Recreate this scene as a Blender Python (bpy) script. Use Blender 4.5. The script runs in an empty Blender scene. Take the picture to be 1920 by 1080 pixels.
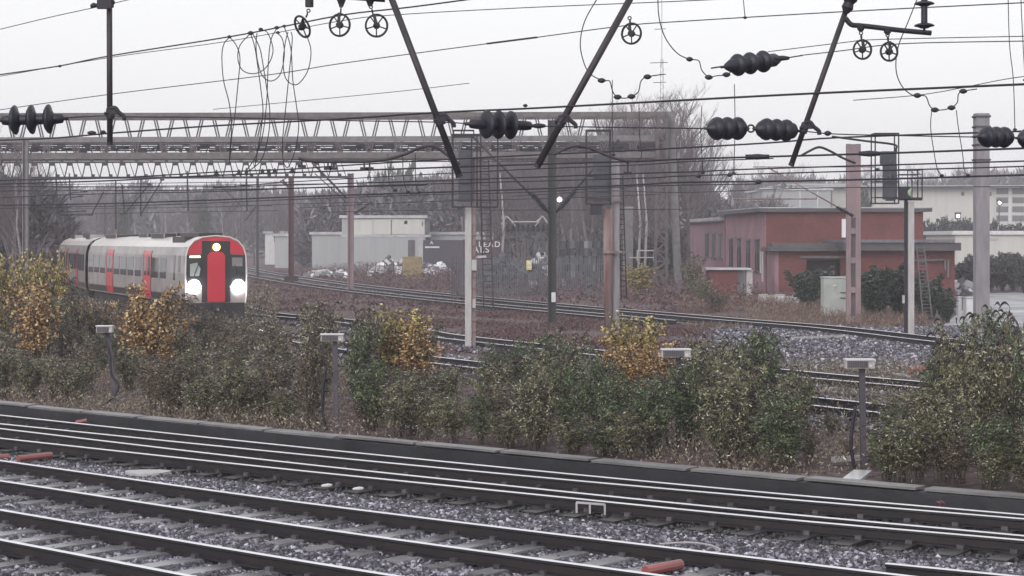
import bpy, math, random
import numpy as np
from mathutils import Vector, Matrix
R = random.Random(7)
SC = bpy.context.scene
COL = SC.collection
H = 3.6; F = 3500.0; CX = 960.0; HY = 450.0
GZ = -0.22                      # ground level; rail heads are at z = 0

def V(x, y, Z):                 # a point seen at (x, y) of the photo, Z metres away
    return Vector(((x-CX)/F*Z, Z, H-(y-HY)/F*Z))
def GP(x, y, z=GZ):             # a point standing on level z
    Z = F*(H-z)/(y-HY)
    return Vector(((x-CX)/F*Z, Z, z))
def XP(x, Z): return (x-CX)/F*Z
def ZP(y, Z): return H-(y-HY)/F*Z

# ------------------------------------------------------------------ materials
def nodes(name):
    m = bpy.data.materials.new(name); m.use_nodes = True
    nt = m.node_tree; nt.nodes.clear()
    out = nt.nodes.new('ShaderNodeOutputMaterial')
    b = nt.nodes.new('ShaderNodeBsdfPrincipled')
    nt.links.new(b.outputs[0], out.inputs[0])
    return m, nt, b
def ramp(nt, src, cols):
    r = nt.nodes.new('ShaderNodeValToRGB'); e = r.color_ramp.elements
    while len(e) < len(cols): e.new(0.5)
    for i, (p, c) in enumerate(cols):
        e[i].position = p; e[i].color = (c[0], c[1], c[2], 1)
    nt.links.new(src, r.inputs[0]); return r
def mat(name, c1, c2=None, scale=3.0, rough=0.7, metal=0.0, bump=0.0, bscale=20.0, emit=None, es=1.0, coat=0.0, stretch=None):
    m, nt, b = nodes(name)
    c2 = c2 or tuple(v*0.7 for v in c1)
    tc = nt.nodes.new('ShaderNodeTexCoord'); src = tc.outputs['Object']
    if stretch:
        mp = nt.nodes.new('ShaderNodeMapping'); mp.inputs['Scale'].default_value = stretch
        nt.links.new(src, mp.inputs[0]); src = mp.outputs[0]
    n = nt.nodes.new('ShaderNodeTexNoise'); n.inputs['Scale'].default_value = scale; n.inputs['Detail'].default_value = 6
    nt.links.new(src, n.inputs['Vector'])
    r = ramp(nt, n.outputs[0], [(0.32, c1), (0.68, c2)])
    nt.links.new(r.outputs[0], b.inputs['Base Color'])
    b.inputs['Roughness'].default_value = rough; b.inputs['Metallic'].default_value = metal
    if coat: b.inputs['Coat Weight'].default_value = coat; b.inputs['Coat Roughness'].default_value = 0.15
    if bump:
        n2 = nt.nodes.new('ShaderNodeTexNoise'); n2.inputs['Scale'].default_value = bscale; n2.inputs['Detail'].default_value = 4
        nt.links.new(src, n2.inputs['Vector'])
        bp = nt.nodes.new('ShaderNodeBump'); bp.inputs['Strength'].default_value = 1.0; bp.inputs['Distance'].default_value = bump
        nt.links.new(n2.outputs[0], bp.inputs['Height']); nt.links.new(bp.outputs[0], b.inputs['Normal'])
    if emit:
        b.inputs['Emission Color'].default_value = (*emit, 1); b.inputs['Emission Strength'].default_value = es
    return m
def island_mat(name, cols, rough=0.6, trans=0.0):
    m, nt, b = nodes(name)
    g = nt.nodes.new('ShaderNodeNewGeometry')
    r = ramp(nt, g.outputs['Random Per Island'], cols); r.color_ramp.interpolation = 'LINEAR'
    nt.links.new(r.outputs[0], b.inputs['Base Color'])
    b.inputs['Roughness'].default_value = rough
    return m
def brick_mat(name, a, bb, mortar):
    m, nt, b = nodes(name)
    tc = nt.nodes.new('ShaderNodeTexCoord'); mp = nt.nodes.new('ShaderNodeMapping')
    sep = nt.nodes.new('ShaderNodeSeparateXYZ'); cmb = nt.nodes.new('ShaderNodeCombineXYZ'); ad = nt.nodes.new('ShaderNodeMath')
    nt.links.new(tc.outputs['Object'], sep.inputs[0]); nt.links.new(sep.outputs[0], ad.inputs[0]); nt.links.new(sep.outputs[1], ad.inputs[1])
    nt.links.new(ad.outputs[0], cmb.inputs[0]); nt.links.new(sep.outputs[2], cmb.inputs[1])
    br = nt.nodes.new('ShaderNodeTexBrick'); br.inputs['Scale'].default_value = 4.4
    br.inputs['Color1'].default_value = (*a, 1); br.inputs['Color2'].default_value = (*bb, 1); br.inputs['Mortar'].default_value = (*mortar, 1)
    br.inputs['Mortar Size'].default_value = 0.02
    nt.links.new(cmb.outputs[0], br.inputs[0])
    n = nt.nodes.new('ShaderNodeTexNoise'); n.inputs['Scale'].default_value = 0.7; n.inputs['Detail'].default_value = 7; nt.links.new(tc.outputs['Object'], n.inputs[0])
    r = ramp(nt, n.outputs[0], [(0.3, (0.72, 0.72, 0.76)), (0.62, (1.08, 1.05, 1.05))])
    mx = nt.nodes.new('ShaderNodeMixRGB'); mx.blend_type = 'MULTIPLY'; mx.inputs[0].default_value = 1
    nt.links.new(br.outputs[0], mx.inputs[1]); nt.links.new(r.outputs[0], mx.inputs[2]); nt.links.new(mx.outputs[0], b.inputs['Base Color'])
    b.inputs['Roughness'].default_value = 0.75
    return m

M = dict(
 steel=mat('polished_rail_head', (0.86,0.86,0.9), (0.78,0.78,0.82), 2, 0.34, 0.75),
 rust=mat('rusty_rail_side', (0.017,0.011,0.013), (0.005,0.005,0.008), 3, 0.65),
 clip=mat('grimy_rail_clip', (0.10,0.095,0.11), (0.03,0.028,0.034), 6, 0.4),
 oldhead=mat('dull_rail_head', (0.6,0.57,0.58), (0.36,0.32,0.33), 2, 0.3, 0.7),
 sleeper=mat('wet_concrete_sleeper', (0.06,0.06,0.065), (0.34,0.34,0.36), 0.7, 0.22, bump=0.003),
 wood=mat('dark_timber_sleeper', (0.035,0.03,0.03), (0.02,0.017,0.018), 5, 0.35, bump=0.004),
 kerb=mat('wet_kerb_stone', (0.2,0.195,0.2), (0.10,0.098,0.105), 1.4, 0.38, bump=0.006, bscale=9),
 kerbface=mat('shaded_kerb_face', (0.022,0.022,0.03), (0.006,0.006,0.01), 1.2, 0.6, bump=0.01, bscale=8),  # upright face coloured far darker than the cap to hold its shade
 dark=mat('dark_steel', (0.015,0.013,0.026), (0.009,0.008,0.016), 8, 0.6),
 tube=mat('weathered_tube', (0.04,0.032,0.04), (0.018,0.015,0.02), 5, 0.6),
 porc=mat('glazed_insulator', (0.008,0.008,0.02), (0.014,0.014,0.026), 4, 0.5),
 galv=mat('galvanised_steel', (0.17,0.165,0.18), (0.11,0.105,0.12), 3, 0.55, 0.3),
 galvd=mat('dark_galvanised', (0.085,0.075,0.095), (0.05,0.045,0.06), 3, 0.6, 0.2),
 conc=mat('pale_concrete', (0.27,0.255,0.28), (0.18,0.17,0.19), 1.5, 0.8, bump=0.01, stretch=(3,3,0.6)),
 pink=mat('pinkish_concrete', (0.27,0.205,0.22), (0.2,0.15,0.17), 1.2, 0.8, bump=0.01, stretch=(3,3,0.6)),
 pale=mat('pale_post_paint', (0.45,0.43,0.44), (0.33,0.32,0.33), 2, 0.6, stretch=(4,4,0.7)),
 green=mat('dark_mast_paint', (0.035,0.036,0.04), (0.02,0.022,0.026), 2, 0.6),
 maroon=mat('maroon_mast_paint', (0.10,0.015,0.03), (0.045,0.012,0.022), 0.7, 0.6),
 rusty=mat('rust_streaked_post', (0.13,0.055,0.055), (0.26,0.22,0.22), 1.3, 0.8, stretch=(3,3,0.4)),
 sig=mat('signal_case', (0.045,0.05,0.068), (0.028,0.032,0.045), 3, 0.5),
 white=mat('white_paint', (0.62,0.62,0.64), (0.5,0.5,0.53), 2, 0.5),
 roofw=mat('wet_pale_roof', (0.5,0.5,0.53), (0.32,0.32,0.35), 0.8, 0.25),
 fascia=mat('dark_fascia', (0.085,0.08,0.09), (0.05,0.047,0.055), 1, 0.4),
 glassd=mat('dark_glass', (0.018,0.022,0.026), (0.03,0.035,0.04), 1, 0.06),
 grey=mat('grey_cladding', (0.33,0.35,0.36), (0.29,0.305,0.32), 1.6, 0.6, stretch=(1.5,1.5,0.12)),
 cream=mat('cream_cladding', (0.52,0.52,0.5), (0.46,0.46,0.45), 1.2, 0.6, stretch=(1.5,1.5,0.15)),
 cab=mat('cabinet_paint', (0.4,0.43,0.42), (0.3,0.33,0.32), 1.5, 0.6),
 red=mat('train_red', (0.52,0.018,0.04), (0.46,0.018,0.036), 0.5, 0.35, coat=0.4),
 tgrey=mat('train_light_grey', (0.33,0.30,0.30), (0.17,0.155,0.155), 0.9, 0.35, coat=0.4),
 troof=mat('train_roof', (0.62,0.58,0.57), (0.5,0.46,0.46), 0.5, 0.3, coat=0.3),
 tblack=mat('train_black', (0.02,0.018,0.022), (0.03,0.026,0.03), 2, 0.4),
 under=mat('train_underframe', (0.03,0.026,0.028), (0.018,0.016,0.018), 2, 0.8),
 lampw=mat('headlight_glow', (1,1,1), (1,1,1), 1, 0.5, emit=(1,0.98,0.94), es=45),
 lampo=mat('marker_glow', (1,0.8,0.5), (1,0.8,0.5), 1, 0.5, emit=(1,0.62,0.2), es=9),
 dest=mat('display_glow', (0.8,0.7,0.3), (0.8,0.7,0.3), 1, 0.5, emit=(1,0.85,0.4), es=1.4),
 sodium=mat('floodlight_glow', (1,1,1), (1,1,1), 1, 0.5, emit=(1,1,0.92), es=5),
 orangep=mat('orange_pipe', (0.32,0.09,0.09), (0.2,0.08,0.08), 3, 0.4),
 yellow=mat('yellow_sign', (0.6,0.5,0.14), (0.55,0.46,0.14), 2, 0.5),
 soil=mat('brown_earth', (0.05,0.035,0.035), (0.03,0.024,0.024), 1, 0.9),
 bark=mat('bark', (0.125,0.10,0.115), (0.07,0.056,0.068), 3, 0.85),  # bark made paler and more purple, with distance haze in the colour
 barkb=mat('brown_bark', (0.12,0.085,0.075), (0.07,0.05,0.045), 3, 0.85),
 barkp=mat('pale_bark', (0.27,0.245,0.26), (0.13,0.115,0.135), 2, 0.8, stretch=(1,1,0.5)),
 stem=mat('stem', (0.075,0.058,0.048), (0.045,0.036,0.032), 3, 0.8),
 sign=mat('dark_hoarding', (0.035,0.034,0.06), (0.05,0.04,0.055), 0.6, 0.6),
 tarp=mat('white_sheeting', (0.62,0.62,0.66), (0.3,0.3,0.34), 1.2, 0.45, bump=0.15, bscale=2),
 crate=mat('yellow_timber', (0.34,0.26,0.12), (0.22,0.17,0.1), 1.5, 0.7),
 slab=mat('wet_yard', (0.42,0.42,0.45), (0.13,0.13,0.15), 0.35, 0.55),
 brick=brick_mat('red_brick', (0.165,0.036,0.034), (0.10,0.025,0.027), (0.10,0.055,0.055)),
 brickp=brick_mat('pinkish_lit_brick', (0.27,0.145,0.18), (0.22,0.115,0.145), (0.24,0.18,0.2)),  # paler copy of the brick; light on the side walls is in the colour
)
M['brownsteel'] = mat('weathered_brown_steel', (0.095,0.075,0.082), (0.05,0.04,0.048), 3, .6)
M['junk'] = island_mat('tumbled_scrap', [(0,(0.03,0.03,0.04)),(0.35,(0.12,0.12,0.14)),(0.6,(0.4,0.4,0.43)),(1,(0.75,0.75,0.78))], .4)
M['stack'] = island_mat('dark_stack', [(0,(0.02,0.022,0.032)),(0.75,(0.05,0.055,0.07)),(0.93,(0.09,0.1,0.12)),(1,(0.45,0.46,0.5))], .4)
M['galvb'] = mat('blue_grey_steel', (0.10,0.105,0.125), (0.055,0.06,0.075), 2, .5)
M['chord'] = mat('weathered_gantry_chord', (0.13,0.115,0.12), (0.075,0.062,0.07), 2.5, .6)
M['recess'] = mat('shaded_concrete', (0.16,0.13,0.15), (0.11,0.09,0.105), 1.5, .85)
M['lens'] = mat('lit_lens',(.3,.42,.28),(.3,.42,.28),1,.3,emit=(.6,.7,.5),es=.05)
def leafmat(n, cols): return island_mat(n, cols, 0.55)
M['lf_green'] = leafmat('buddleia_leaf', [(0,(0.028,0.030,0.019)),(0.3,(0.112,0.124,0.065)),(0.6,(0.210,0.214,0.111)),(0.8,(0.252,0.214,0.130)),(0.93,(0.504,0.483,0.364)),(1,(0.700,0.700,0.624))])
M['lf_deep'] = leafmat('green_buddleia_leaf', [(0,(0.022,0.036,0.020)),(0.4,(0.074,0.111,0.056)),(0.75,(0.135,0.182,0.088)),(0.94,(0.270,0.312,0.188)),(1,(0.513,0.520,0.375))])
M['lf_brown'] = leafmat('browned_leaf', [(0,(0.037,0.029,0.023)),(0.4,(0.140,0.117,0.083)),(0.7,(0.207,0.172,0.119)),(0.92,(0.365,0.291,0.212)),(1,(0.608,0.556,0.477))])
M['lf_orange'] = leafmat('orange_birch_leaf', [(0,(0.055,0.034,0.026)),(0.3,(0.176,0.103,0.052)),(0.6,(0.440,0.253,0.104)),(0.85,(0.572,0.391,0.169)),(1,(0.700,0.598,0.390))])
M['lf_yellow'] = leafmat('yellow_birch_leaf', [(0,(0.057,0.052,0.024)),(0.4,(0.230,0.184,0.072)),(0.75,(0.460,0.356,0.132)),(1,(0.598,0.517,0.288))])
M['lf_dark'] = leafmat('evergreen_leaf', [(0,(0.012,0.022,0.018)),(0.5,(0.028,0.045,0.034)),(0.9,(0.05,0.07,0.05)),(1,(0.12,0.14,0.12))])
M['lf_blue'] = leafmat('grey_hedge_leaf', [(0,(0.02,0.026,0.034)),(0.5,(0.045,0.055,0.065)),(0.9,(0.08,0.09,0.095)),(1,(0.2,0.2,0.21))])
M['seed'] = leafmat('buddleia_seed_head', [(0,(0.014,0.01,0.011)),(0.7,(0.035,0.022,0.024)),(1,(0.06,0.036,0.036))])
M['grass'] = leafmat('dead_grass', [(0,(0.07,0.04,0.035)),(0.5,(0.15,0.095,0.075)),(1,(0.27,0.2,0.15))])
M['scrub'] = leafmat('red_bramble', [(0,(0.05,0.022,0.026)),(0.5,(0.105,0.055,0.06)),(1,(0.17,0.10,0.10))])
M['stone'] = island_mat('wet_ballast_stone', [(0,(0.011,0.010,0.017)),(0.42,(0.038,0.034,0.048)),(0.72,(0.13,0.118,0.155)),(0.9,(0.29,0.275,0.34)),(1,(0.56,0.54,0.63))], 0.28)  # wide spread of tones paints in bright wet facets and dark gaps

# ------------------------------------------------------------------ mesh builder
class MB:
    def __init__(s): s.v = []; s.f = []; s.m = []
    def add(s, vs, fs, mi=0):
        o = len(s.v); s.v.extend([tuple(v) for v in vs]); s.f.extend([tuple(i+o for i in f) for f in fs]); s.m.extend([mi]*len(fs)); return s
    def box(s, c, d, rz=0, mi=0):
        c = Vector(c); q = Matrix.Rotation(rz, 3, 'Z')
        vs = [c+q@Vector((x*d[0]/2, y*d[1]/2, z*d[2]/2)) for x in (-1,1) for y in (-1,1) for z in (-1,1)]
        return s.add(vs, [(0,1,3,2),(4,6,7,5),(0,4,5,1),(2,3,7,6),(0,2,6,4),(1,5,7,3)], mi)
    def span(s, a, b, mi=0):
        return s.box([(a[i]+b[i])/2 for i in range(3)], [abs(b[i]-a[i]) for i in range(3)], 0, mi)
    def bar(s, p, q, w, d=None, mi=0):
        d = d or w; p = Vector(p); q = Vector(q); t = (q-p)
        if t.length < 1e-6: return s
        t.normalize()
        up = Vector((0,1,0)) if abs(t.y) < 0.9 else Vector((0,0,1))
        a = t.cross(up).normalized(); b = t.cross(a).normalized()
        vs = [e+a*(i*w/2)+b*(j*d/2) for e in (p,q) for i,j in ((-1,-1),(1,-1),(1,1),(-1,1))]
        return s.add(vs, [(0,1,2,3),(7,6,5,4),(0,4,5,1),(1,5,6,2),(2,6,7,3),(3,7,4,0)], mi)
    def tube(s, pts, r, n=6, mi=0, caps=True):
        pts = [Vector(p) for p in pts]; rs = r if isinstance(r, (list,tuple)) else [r]*len(pts)
        o = []; a = None
        for i, p in enumerate(pts):
            t = (pts[min(i+1,len(pts)-1)]-pts[max(i-1,0)])
            if t.length < 1e-7: t = Vector((0,0,1))
            t.normalize()
            if a is None:
                up = Vector((0,0,1)) if abs(t.z) < 0.9 else Vector((0,1,0)); a = t.cross(up).normalized()
            else: a = (a-t*a.dot(t)).normalized()
            b = t.cross(a)
            for k in range(n):
                an = 2*math.pi*k/n; o.append(p+(a*math.cos(an)+b*math.sin(an))*rs[i])
        fs = [(i*n+k, i*n+(k+1)%n, (i+1)*n+(k+1)%n, (i+1)*n+k) for i in range(len(pts)-1) for k in range(n)]
        if caps: fs += [tuple(range(n))[::-1], tuple((len(pts)-1)*n+k for k in range(n))]
        return s.add(o, fs, mi)
    def lathe(s, p, q, prof, n=20, mi=0):       # prof: (t along p->q, radius)
        p = Vector(p); q = Vector(q); t = (q-p).normalized(); L = (q-p).length
        up = Vector((0,0,1)) if abs(t.z) < 0.9 else Vector((0,1,0)); a = t.cross(up).normalized(); b = t.cross(a)
        o = [p+t*(L*u)+(a*math.cos(2*math.pi*k/n)+b*math.sin(2*math.pi*k/n))*max(r,1e-4) for u, r in prof for k in range(n)]
        fs = [(i*n+k, i*n+(k+1)%n, (i+1)*n+(k+1)%n, (i+1)*n+k) for i in range(len(prof)-1) for k in range(n)]
        fs += [tuple(range(n))[::-1], tuple((len(prof)-1)*n+k for k in range(n))]
        return s.add(o, fs, mi)
    def prism(s, poly, z0, z1, mi=0, top=None):  # footprint polygon of (x, y)
        n = len(poly)
        vs = [(x,y,z0) for x,y in poly]+[(x,y,z1) for x,y in poly]
        s.add(vs, [(i,(i+1)%n,n+(i+1)%n,n+i) for i in range(n)], mi)
        return s.add(vs, [tuple(range(n))[::-1], tuple(range(n,2*n))], mi if top is None else top)
    def ring(s, c, r, ax, tr, n=24, mi=0):
        c = Vector(c); ax = Vector(ax).normalized(); up = Vector((0,0,1)); a = ax.cross(up).normalized(); b = ax.cross(a)
        pts = [c+(a*math.cos(2*math.pi*k/n)+b*math.sin(2*math.pi*k/n))*r for k in range(n+1)]
        return s.tube(pts, tr, 6, mi, False)
def root_of(p):
    v = Vector((0,0,0))
    while p: v += p.location; p = p.parent
    return v
def tag(o, label=None, cat=None, group=None, kind=None):
    if label: o['label'] = label
    if cat: o['category'] = cat
    if group: o['group'] = group
    if kind: o['kind'] = kind
    return o
def obj(name, mb, mats, parent=None, loc=(0,0,0), smooth=False, local=False):
    base = root_of(parent) if parent else Vector(loc)
    if local: base = Vector((0,0,0))
    me = bpy.data.meshes.new(name)
    me.from_pydata([(v[0]-base.x, v[1]-base.y, v[2]-base.z) for v in mb.v], [], mb.f)
    for mm in (mats if isinstance(mats, (list,tuple)) else [mats]): me.materials.append(M[mm])
    if any(mb.m): me.polygons.foreach_set('material_index', mb.m)
    if smooth: me.polygons.foreach_set('use_smooth', [True]*len(me.polygons))
    me.update()
    o = bpy.data.objects.new(name, me); COL.objects.link(o)
    if parent: o.parent = parent
    else: o.location = loc
    return o
def thing(name, label, cat, loc, group=None, rz=0):
    o = bpy.data.objects.new(name, None); COL.objects.link(o); o.location = loc; o.rotation_euler = (0,0,rz)
    o.empty_display_size = 0.3
    return tag(o, label, cat, group)
def dup(root, loc, rz=0, sc=(1,1,1), label=None, group=None):
    r = root.copy(); COL.objects.link(r); r.location = loc; r.rotation_euler = (0,0,rz); r.scale = sc
    if label: r['label'] = label
    if group: r['group'] = group
    for ch in list(root.children):
        c = ch.copy(); COL.objects.link(c); c.parent = r
        for g in list(ch.children):
            d = g.copy(); COL.objects.link(d); d.parent = c
    return r
def smoothpts(pts, k=6):
    pts = [Vector(p) for p in pts]
    if len(pts) < 3: return pts
    P = [2*pts[0]-pts[1]]+pts+[2*pts[-1]-pts[-2]]; out = []
    for i in range(1, len(P)-2):
        a,b,c,d = P[i-1],P[i],P[i+1],P[i+2]
        for j in range(k):
            t = j/k; out.append(0.5*((2*b)+(c-a)*t+(2*a-5*b+4*c-d)*t*t+(3*b-a-3*c+d)*t**3))
    out.append(pts[-1]); return out

# ------------------------------------------------------------------ tracks
def rail_line(px, ext0=14, ext1=8):
    p = [GP(x, y, 0.0) for x, y in px]
    a = (p[0]-p[1]).normalized(); b = (p[-1]-p[-2]).normalized()
    return smoothpts([p[0]+a*ext0]+p+[p[-1]+b*ext1], 5)
def offset(line, d):
    out = []
    for i, p in enumerate(line):
        t = (line[min(i+1,len(line)-1)]-line[max(i-1,0)]).normalized(); out.append(p+Vector((t.y,-t.x,0))*d)
    return out
PROF = [(-.022,.002),(.022,.002),(.0365,-.007),(.037,-.035),(.010,-.05),(.010,-.135),(.07,-.148),(.07,-.16),(-.07,-.16),(-.07,-.148),(-.010,-.135),(-.010,-.05),(-.037,-.035),(-.0365,-.007)]
def rail_mesh(line):
    mb = MB(); n = len(PROF); vs = []
    for i, p in enumerate(line):
        t = (line[min(i+1,len(line)-1)]-line[max(i-1,0)]).normalized(); s = Vector((t.y,-t.x,0))
        vs += [p+s*a+Vector((0,0,b)) for a,b in PROF]
    mb.add(vs, [(i*n+k,(i+1)*n+k,(i+1)*n+(k+1)%n,i*n+(k+1)%n) for i in range(len(line)-1) for k in range(n) if k not in (0,1,n-1)], 1)
    mb.add([], [])
    for a_, b_ in ((0,1),(1,2),(n-1,0)): mb.f += [(i*n+a_,(i+1)*n+a_,(i+1)*n+b_,i*n+b_) for i in range(len(line)-1)]; mb.m += [0]*(len(line)-1)
    mb.f += [tuple(range(n))[::-1], tuple((len(line)-1)*n+k for k in range(n))]; mb.m += [1,1]
    return mb
RAILS = []; SLEEP = []
def resample(line, step):
    out = []; acc = 0; 
    for i in range(len(line)-1):
        a, b = line[i], line[i+1]; L = (b-a).length; 
        while acc <= L:
            out.append((a+(b-a)*(acc/L), (b-a).normalized())); acc += step
        acc -= L
    return out
def track(label, rails, center, head='steel', sl='sleeper', smin=0, smax=1e9, width=2.5, step=0.66, maxn=98, xmax=0.33):
    t = thing('railway_track', label, 'railway track', center[len(center)//2])
    for ln in rails:
        obj('rail', rail_mesh(ln), [head,'rust'], t); RAILS.append(ln)
    cnt = 0; near = sorted(resample(center, step), key=lambda q: q[0].y)
    for p, d in near:
        if p.y < smin or p.y > smax or abs(p.x) > p.y*xmax+1.5: continue
        cnt += 1
        if cnt > maxn: break
        mb = MB(); a = math.atan2(d.y, d.x)+R.uniform(-.012,.012)
        mb.box((p.x,p.y,-.2415), (.26, width, .165), a)
        for ln in rails:                      # fastenings on both sides of each rail
            q = min(ln, key=lambda w: (w-p).length)
            i = ln.index(q); j = min(max(i,1), len(ln)-2)
            for k in (j-1, j):
                A, B = ln[k], ln[k+1]; ab = B-A; u = (p-A).dot(ab)/ab.dot(ab)
                if -0.01 <= u <= 1.01:
                    c = A+ab*u; s = Vector((ab.y,-ab.x,0)).normalized()
                    for sd in (-.095,.095): mb.box(c+s*sd+Vector((0,0,-.142)), (.085,.06,.062), a, 1)
                    break
        SLEEP.append((p.x,p.y,a,width))
        obj('sleeper', mb, [sl,'clip'], t)
    return t
XS = (0,480,960,1440,1920)
def near(ys, x=XS): return rail_line(list(zip(x, ys)))
r1 = near((777.8,829,877.4,923,964.5)); r2 = near((794,842.8,889.3,932.3,972)); r3 = near((803,859.5,910.8,959.5,1003.7)); r4 = near((821,873,922,970,1012))
r5 = near((862.8,930,990.4,1047.8,1105)); r6 = near((900.5,973.2,1040.3,1105,1170)); r7 = near((955,1036.5,1113,1187,1258)); r8 = near((1010.7,1102,1188,1270,1350))
def mid(a, b): return [(p+min(b, key=lambda q: (q-p).length))/2 for p in a]
track('four close-set shiny rails running beside the low kerb wall, farthest of the near tracks', [r1,r2,r3,r4], mid(r1,r4), width=3.3, sl='wood')
track('two-rail near track across the foreground ballast, next in front of the four close-set rails', [r5,r6], mid(r5,r6), sl='sleeper')
track('nearest railway track, cutting the bottom left corner with pale wet sleepers showing', [r7,r8], mid(r7,r8), sl='sleeper')
r9 = smoothpts([GP(1662,1055.5,-.02), GP(1760,1065,0), GP(1920,1081,0), GP(2100,1099,0)])
t = thing('switch_rail', 'short single rail with dark flank lying on ballast at the bottom right corner', 'rail', r9[0])
obj('rail', rail_mesh(r9), ['steel','rust'], t); RAILS.append(r9)
tA = rail_line([(464,502),(536,513.5),(653,530),(800,546.5),(1025,567),(1280,588),(1400,598),(1579,612),(1776,634),(1920,650)], 60, 10)
tB = rail_line([(449,571),(517,586),(672,600),(800,617.5),(872,629),(1126,656),(1489,694),(1752,717),(1920,733)], 60, 10)
TA = math.radians(22.5); TA2 = math.radians(17.2)
FC = Vector((XP(405,78), 78, 0)); dT = Vector((-math.sin(TA), math.cos(TA), 0)); dT2 = Vector((-math.sin(TA2), math.cos(TA2), 0))
J = FC+dT*23.4
cT = smoothpts([J+dT2*70, J+dT2*24, J, FC+dT*10, FC, GP(690,655,0), GP(855,673,0)+Vector((-.6,-.4,0)), GP(1530,752,0), GP(1700,770,0), GP(1920,794,0)], 6)
track('curving double-lined back track sweeping from the left distance past the brick building', [tA, offset(tA,1.435)], offset(tA,.72), head='steel', sl='wood', maxn=98)
tA2 = [p+Vector((0,0,0)) for p in offset(tA, 3.6)]
tA2 = tA2[:36]
track('second far track lying just in front of the curving back track, left half only', [tA2, offset(tA2,1.435)], offset(tA2,.72), head='steel', sl='wood', maxn=60)
track('middle back track passing behind the bushes, just right of the train', [tB, offset(tB,1.435)], offset(tB,.72), head='steel', sl='wood', maxn=98)
track('track the red and grey train runs on, showing again in the gap between the bushes', [offset(cT,-.7175), offset(cT,.7175)], cT, head='steel', sl='wood', maxn=98)

# ------------------------------------------------------------------ ground
def ground_mat(name, cols, scale, fine, rough, bump):
    m, nt, b = nodes(name)
    tc = nt.nodes.new('ShaderNodeTexCoord')
    n = nt.nodes.new('ShaderNodeTexNoise'); n.inputs['Scale'].default_value = scale; n.inputs['Detail'].default_value = 9; n.inputs['Roughness'].default_value = 0.7
    v = nt.nodes.new('ShaderNodeTexVoronoi'); v.inputs['Scale'].default_value = fine
    nt.links.new(tc.outputs['Object'], n.inputs[0]); nt.links.new(tc.outputs['Object'], v.inputs[0])
    r = ramp(nt, n.outputs[0], cols)
    r2 = ramp(nt, v.outputs['Color'], [(0.1,(0.35,0.35,0.37)),(0.6,(1,1,1)),(0.95,(2.0,2.0,2.05))])
    mx = nt.nodes.new('ShaderNodeMixRGB'); mx.blend_type = 'MULTIPLY'; mx.inputs[0].default_value = 1
    nt.links.new(r.outputs[0], mx.inputs[1]); nt.links.new(r2.outputs[0], mx.inputs[2]); nt.links.new(mx.outputs[0], b.inputs['Base Color'])
    b.inputs['Roughness'].default_value = rough
    bp = nt.nodes.new('ShaderNodeBump'); bp.inputs['Distance'].default_value = bump
    nt.links.new(v.outputs['Distance'], bp.inputs['Height']); nt.links.new(bp.outputs[0], b.inputs['Normal'])
    return m
M['ballast'] = ground_mat('ballast_bed', [(0.3,(0.022,0.021,0.027)),(0.7,(0.05,0.047,0.055))], 0.6, 22, 0.5, 0.03)
M['ballastd'] = ground_mat('dark_ballast_bed', [(0.3,(0.02,0.02,0.024)),(0.7,(0.034,0.032,0.038))], 0.6, 22, 0.5, 0.02)  # dark ballast, with the shadow among the rails put into its colour
M['earth'] = ground_mat('weedy_ground', [(0.3,(0.055,0.032,0.036)),(0.5,(0.095,0.058,0.06)),(0.7,(0.075,0.06,0.05))], 0.12, 5, 0.8, 0.05)
mb = MB(); mb.add([(-700,-30,GZ-.01),(700,-30,GZ-.01),(700,900,GZ-.01),(-700,900,GZ-.01)], [(0,1,2,3)])
tag(obj('ground', mb, 'earth'), kind='structure')
def ribbon(name, L, Rr, z, m):
    mb = MB(); n = min(len(L), len(Rr))
    vs = [(p.x,p.y,z) for p in L[:n]]+[(p.x,p.y,z) for p in Rr[:n]]
    mb.add(vs, [(i, n+i, n+i+1, i+1) for i in range(n-1)]); return tag(obj(name, mb, m), kind='structure')
wallF = offset(r1, -1.05); wallB = offset(r1, -1.55)
ribbon('near_ballast', offset(r1,-1.1), offset(r1,40), GZ+.004, 'ballast')
ribbon('dark_track_bed', offset(r1,-1.0), offset(r1,3.1), GZ+.012, 'ballastd')
ribbon('back_ballast', offset(tA,-1.6), offset(tA,3.2), GZ+.004, 'ballast')
ribbon('middle_ballast', offset(tB,-1.4), offset(tB,2.9), GZ+.008, 'ballast')
ribbon('train_track_ballast', offset(cT,-2.4), offset(cT,2.4), GZ+.012, 'ballast')
mb = MB(); p = [GP(1280,610,0),GP(1480,626,0),GP(1760,645,0),GP(1920,655,0),GP(2000,700,0),GP(1750,695,0),GP(1480,672,0),GP(1240,640,0)]
mb.add([(q.x,q.y,GZ+.016) for q in p], [tuple(range(8))[::-1]]); tag(obj('ballast_patch', mb, 'ballast'), kind='structure')
mb = MB(); p = [GP(1846,545,0),GP(1990,540,0),GP(2050,618,0),GP(1790,624,0),GP(1770,600,0)]
mb.add([(q.x,q.y,GZ+.02) for q in p], [tuple(range(5))]); tag(obj('wet_yard', mb, 'slab'), kind='structure')
mb = MB(); p = [GP(1370,601,0),GP(1560,613,0),GP(1720,629,0),GP(1720,633.5,0),GP(1560,615.5,0),GP(1370,603,0)]
mb.add([(q.x,q.y,GZ+.024) for q in p], [tuple(range(6))[::-1]]); tag(obj('cable_path', mb, 'slab'), kind='structure')

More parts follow.
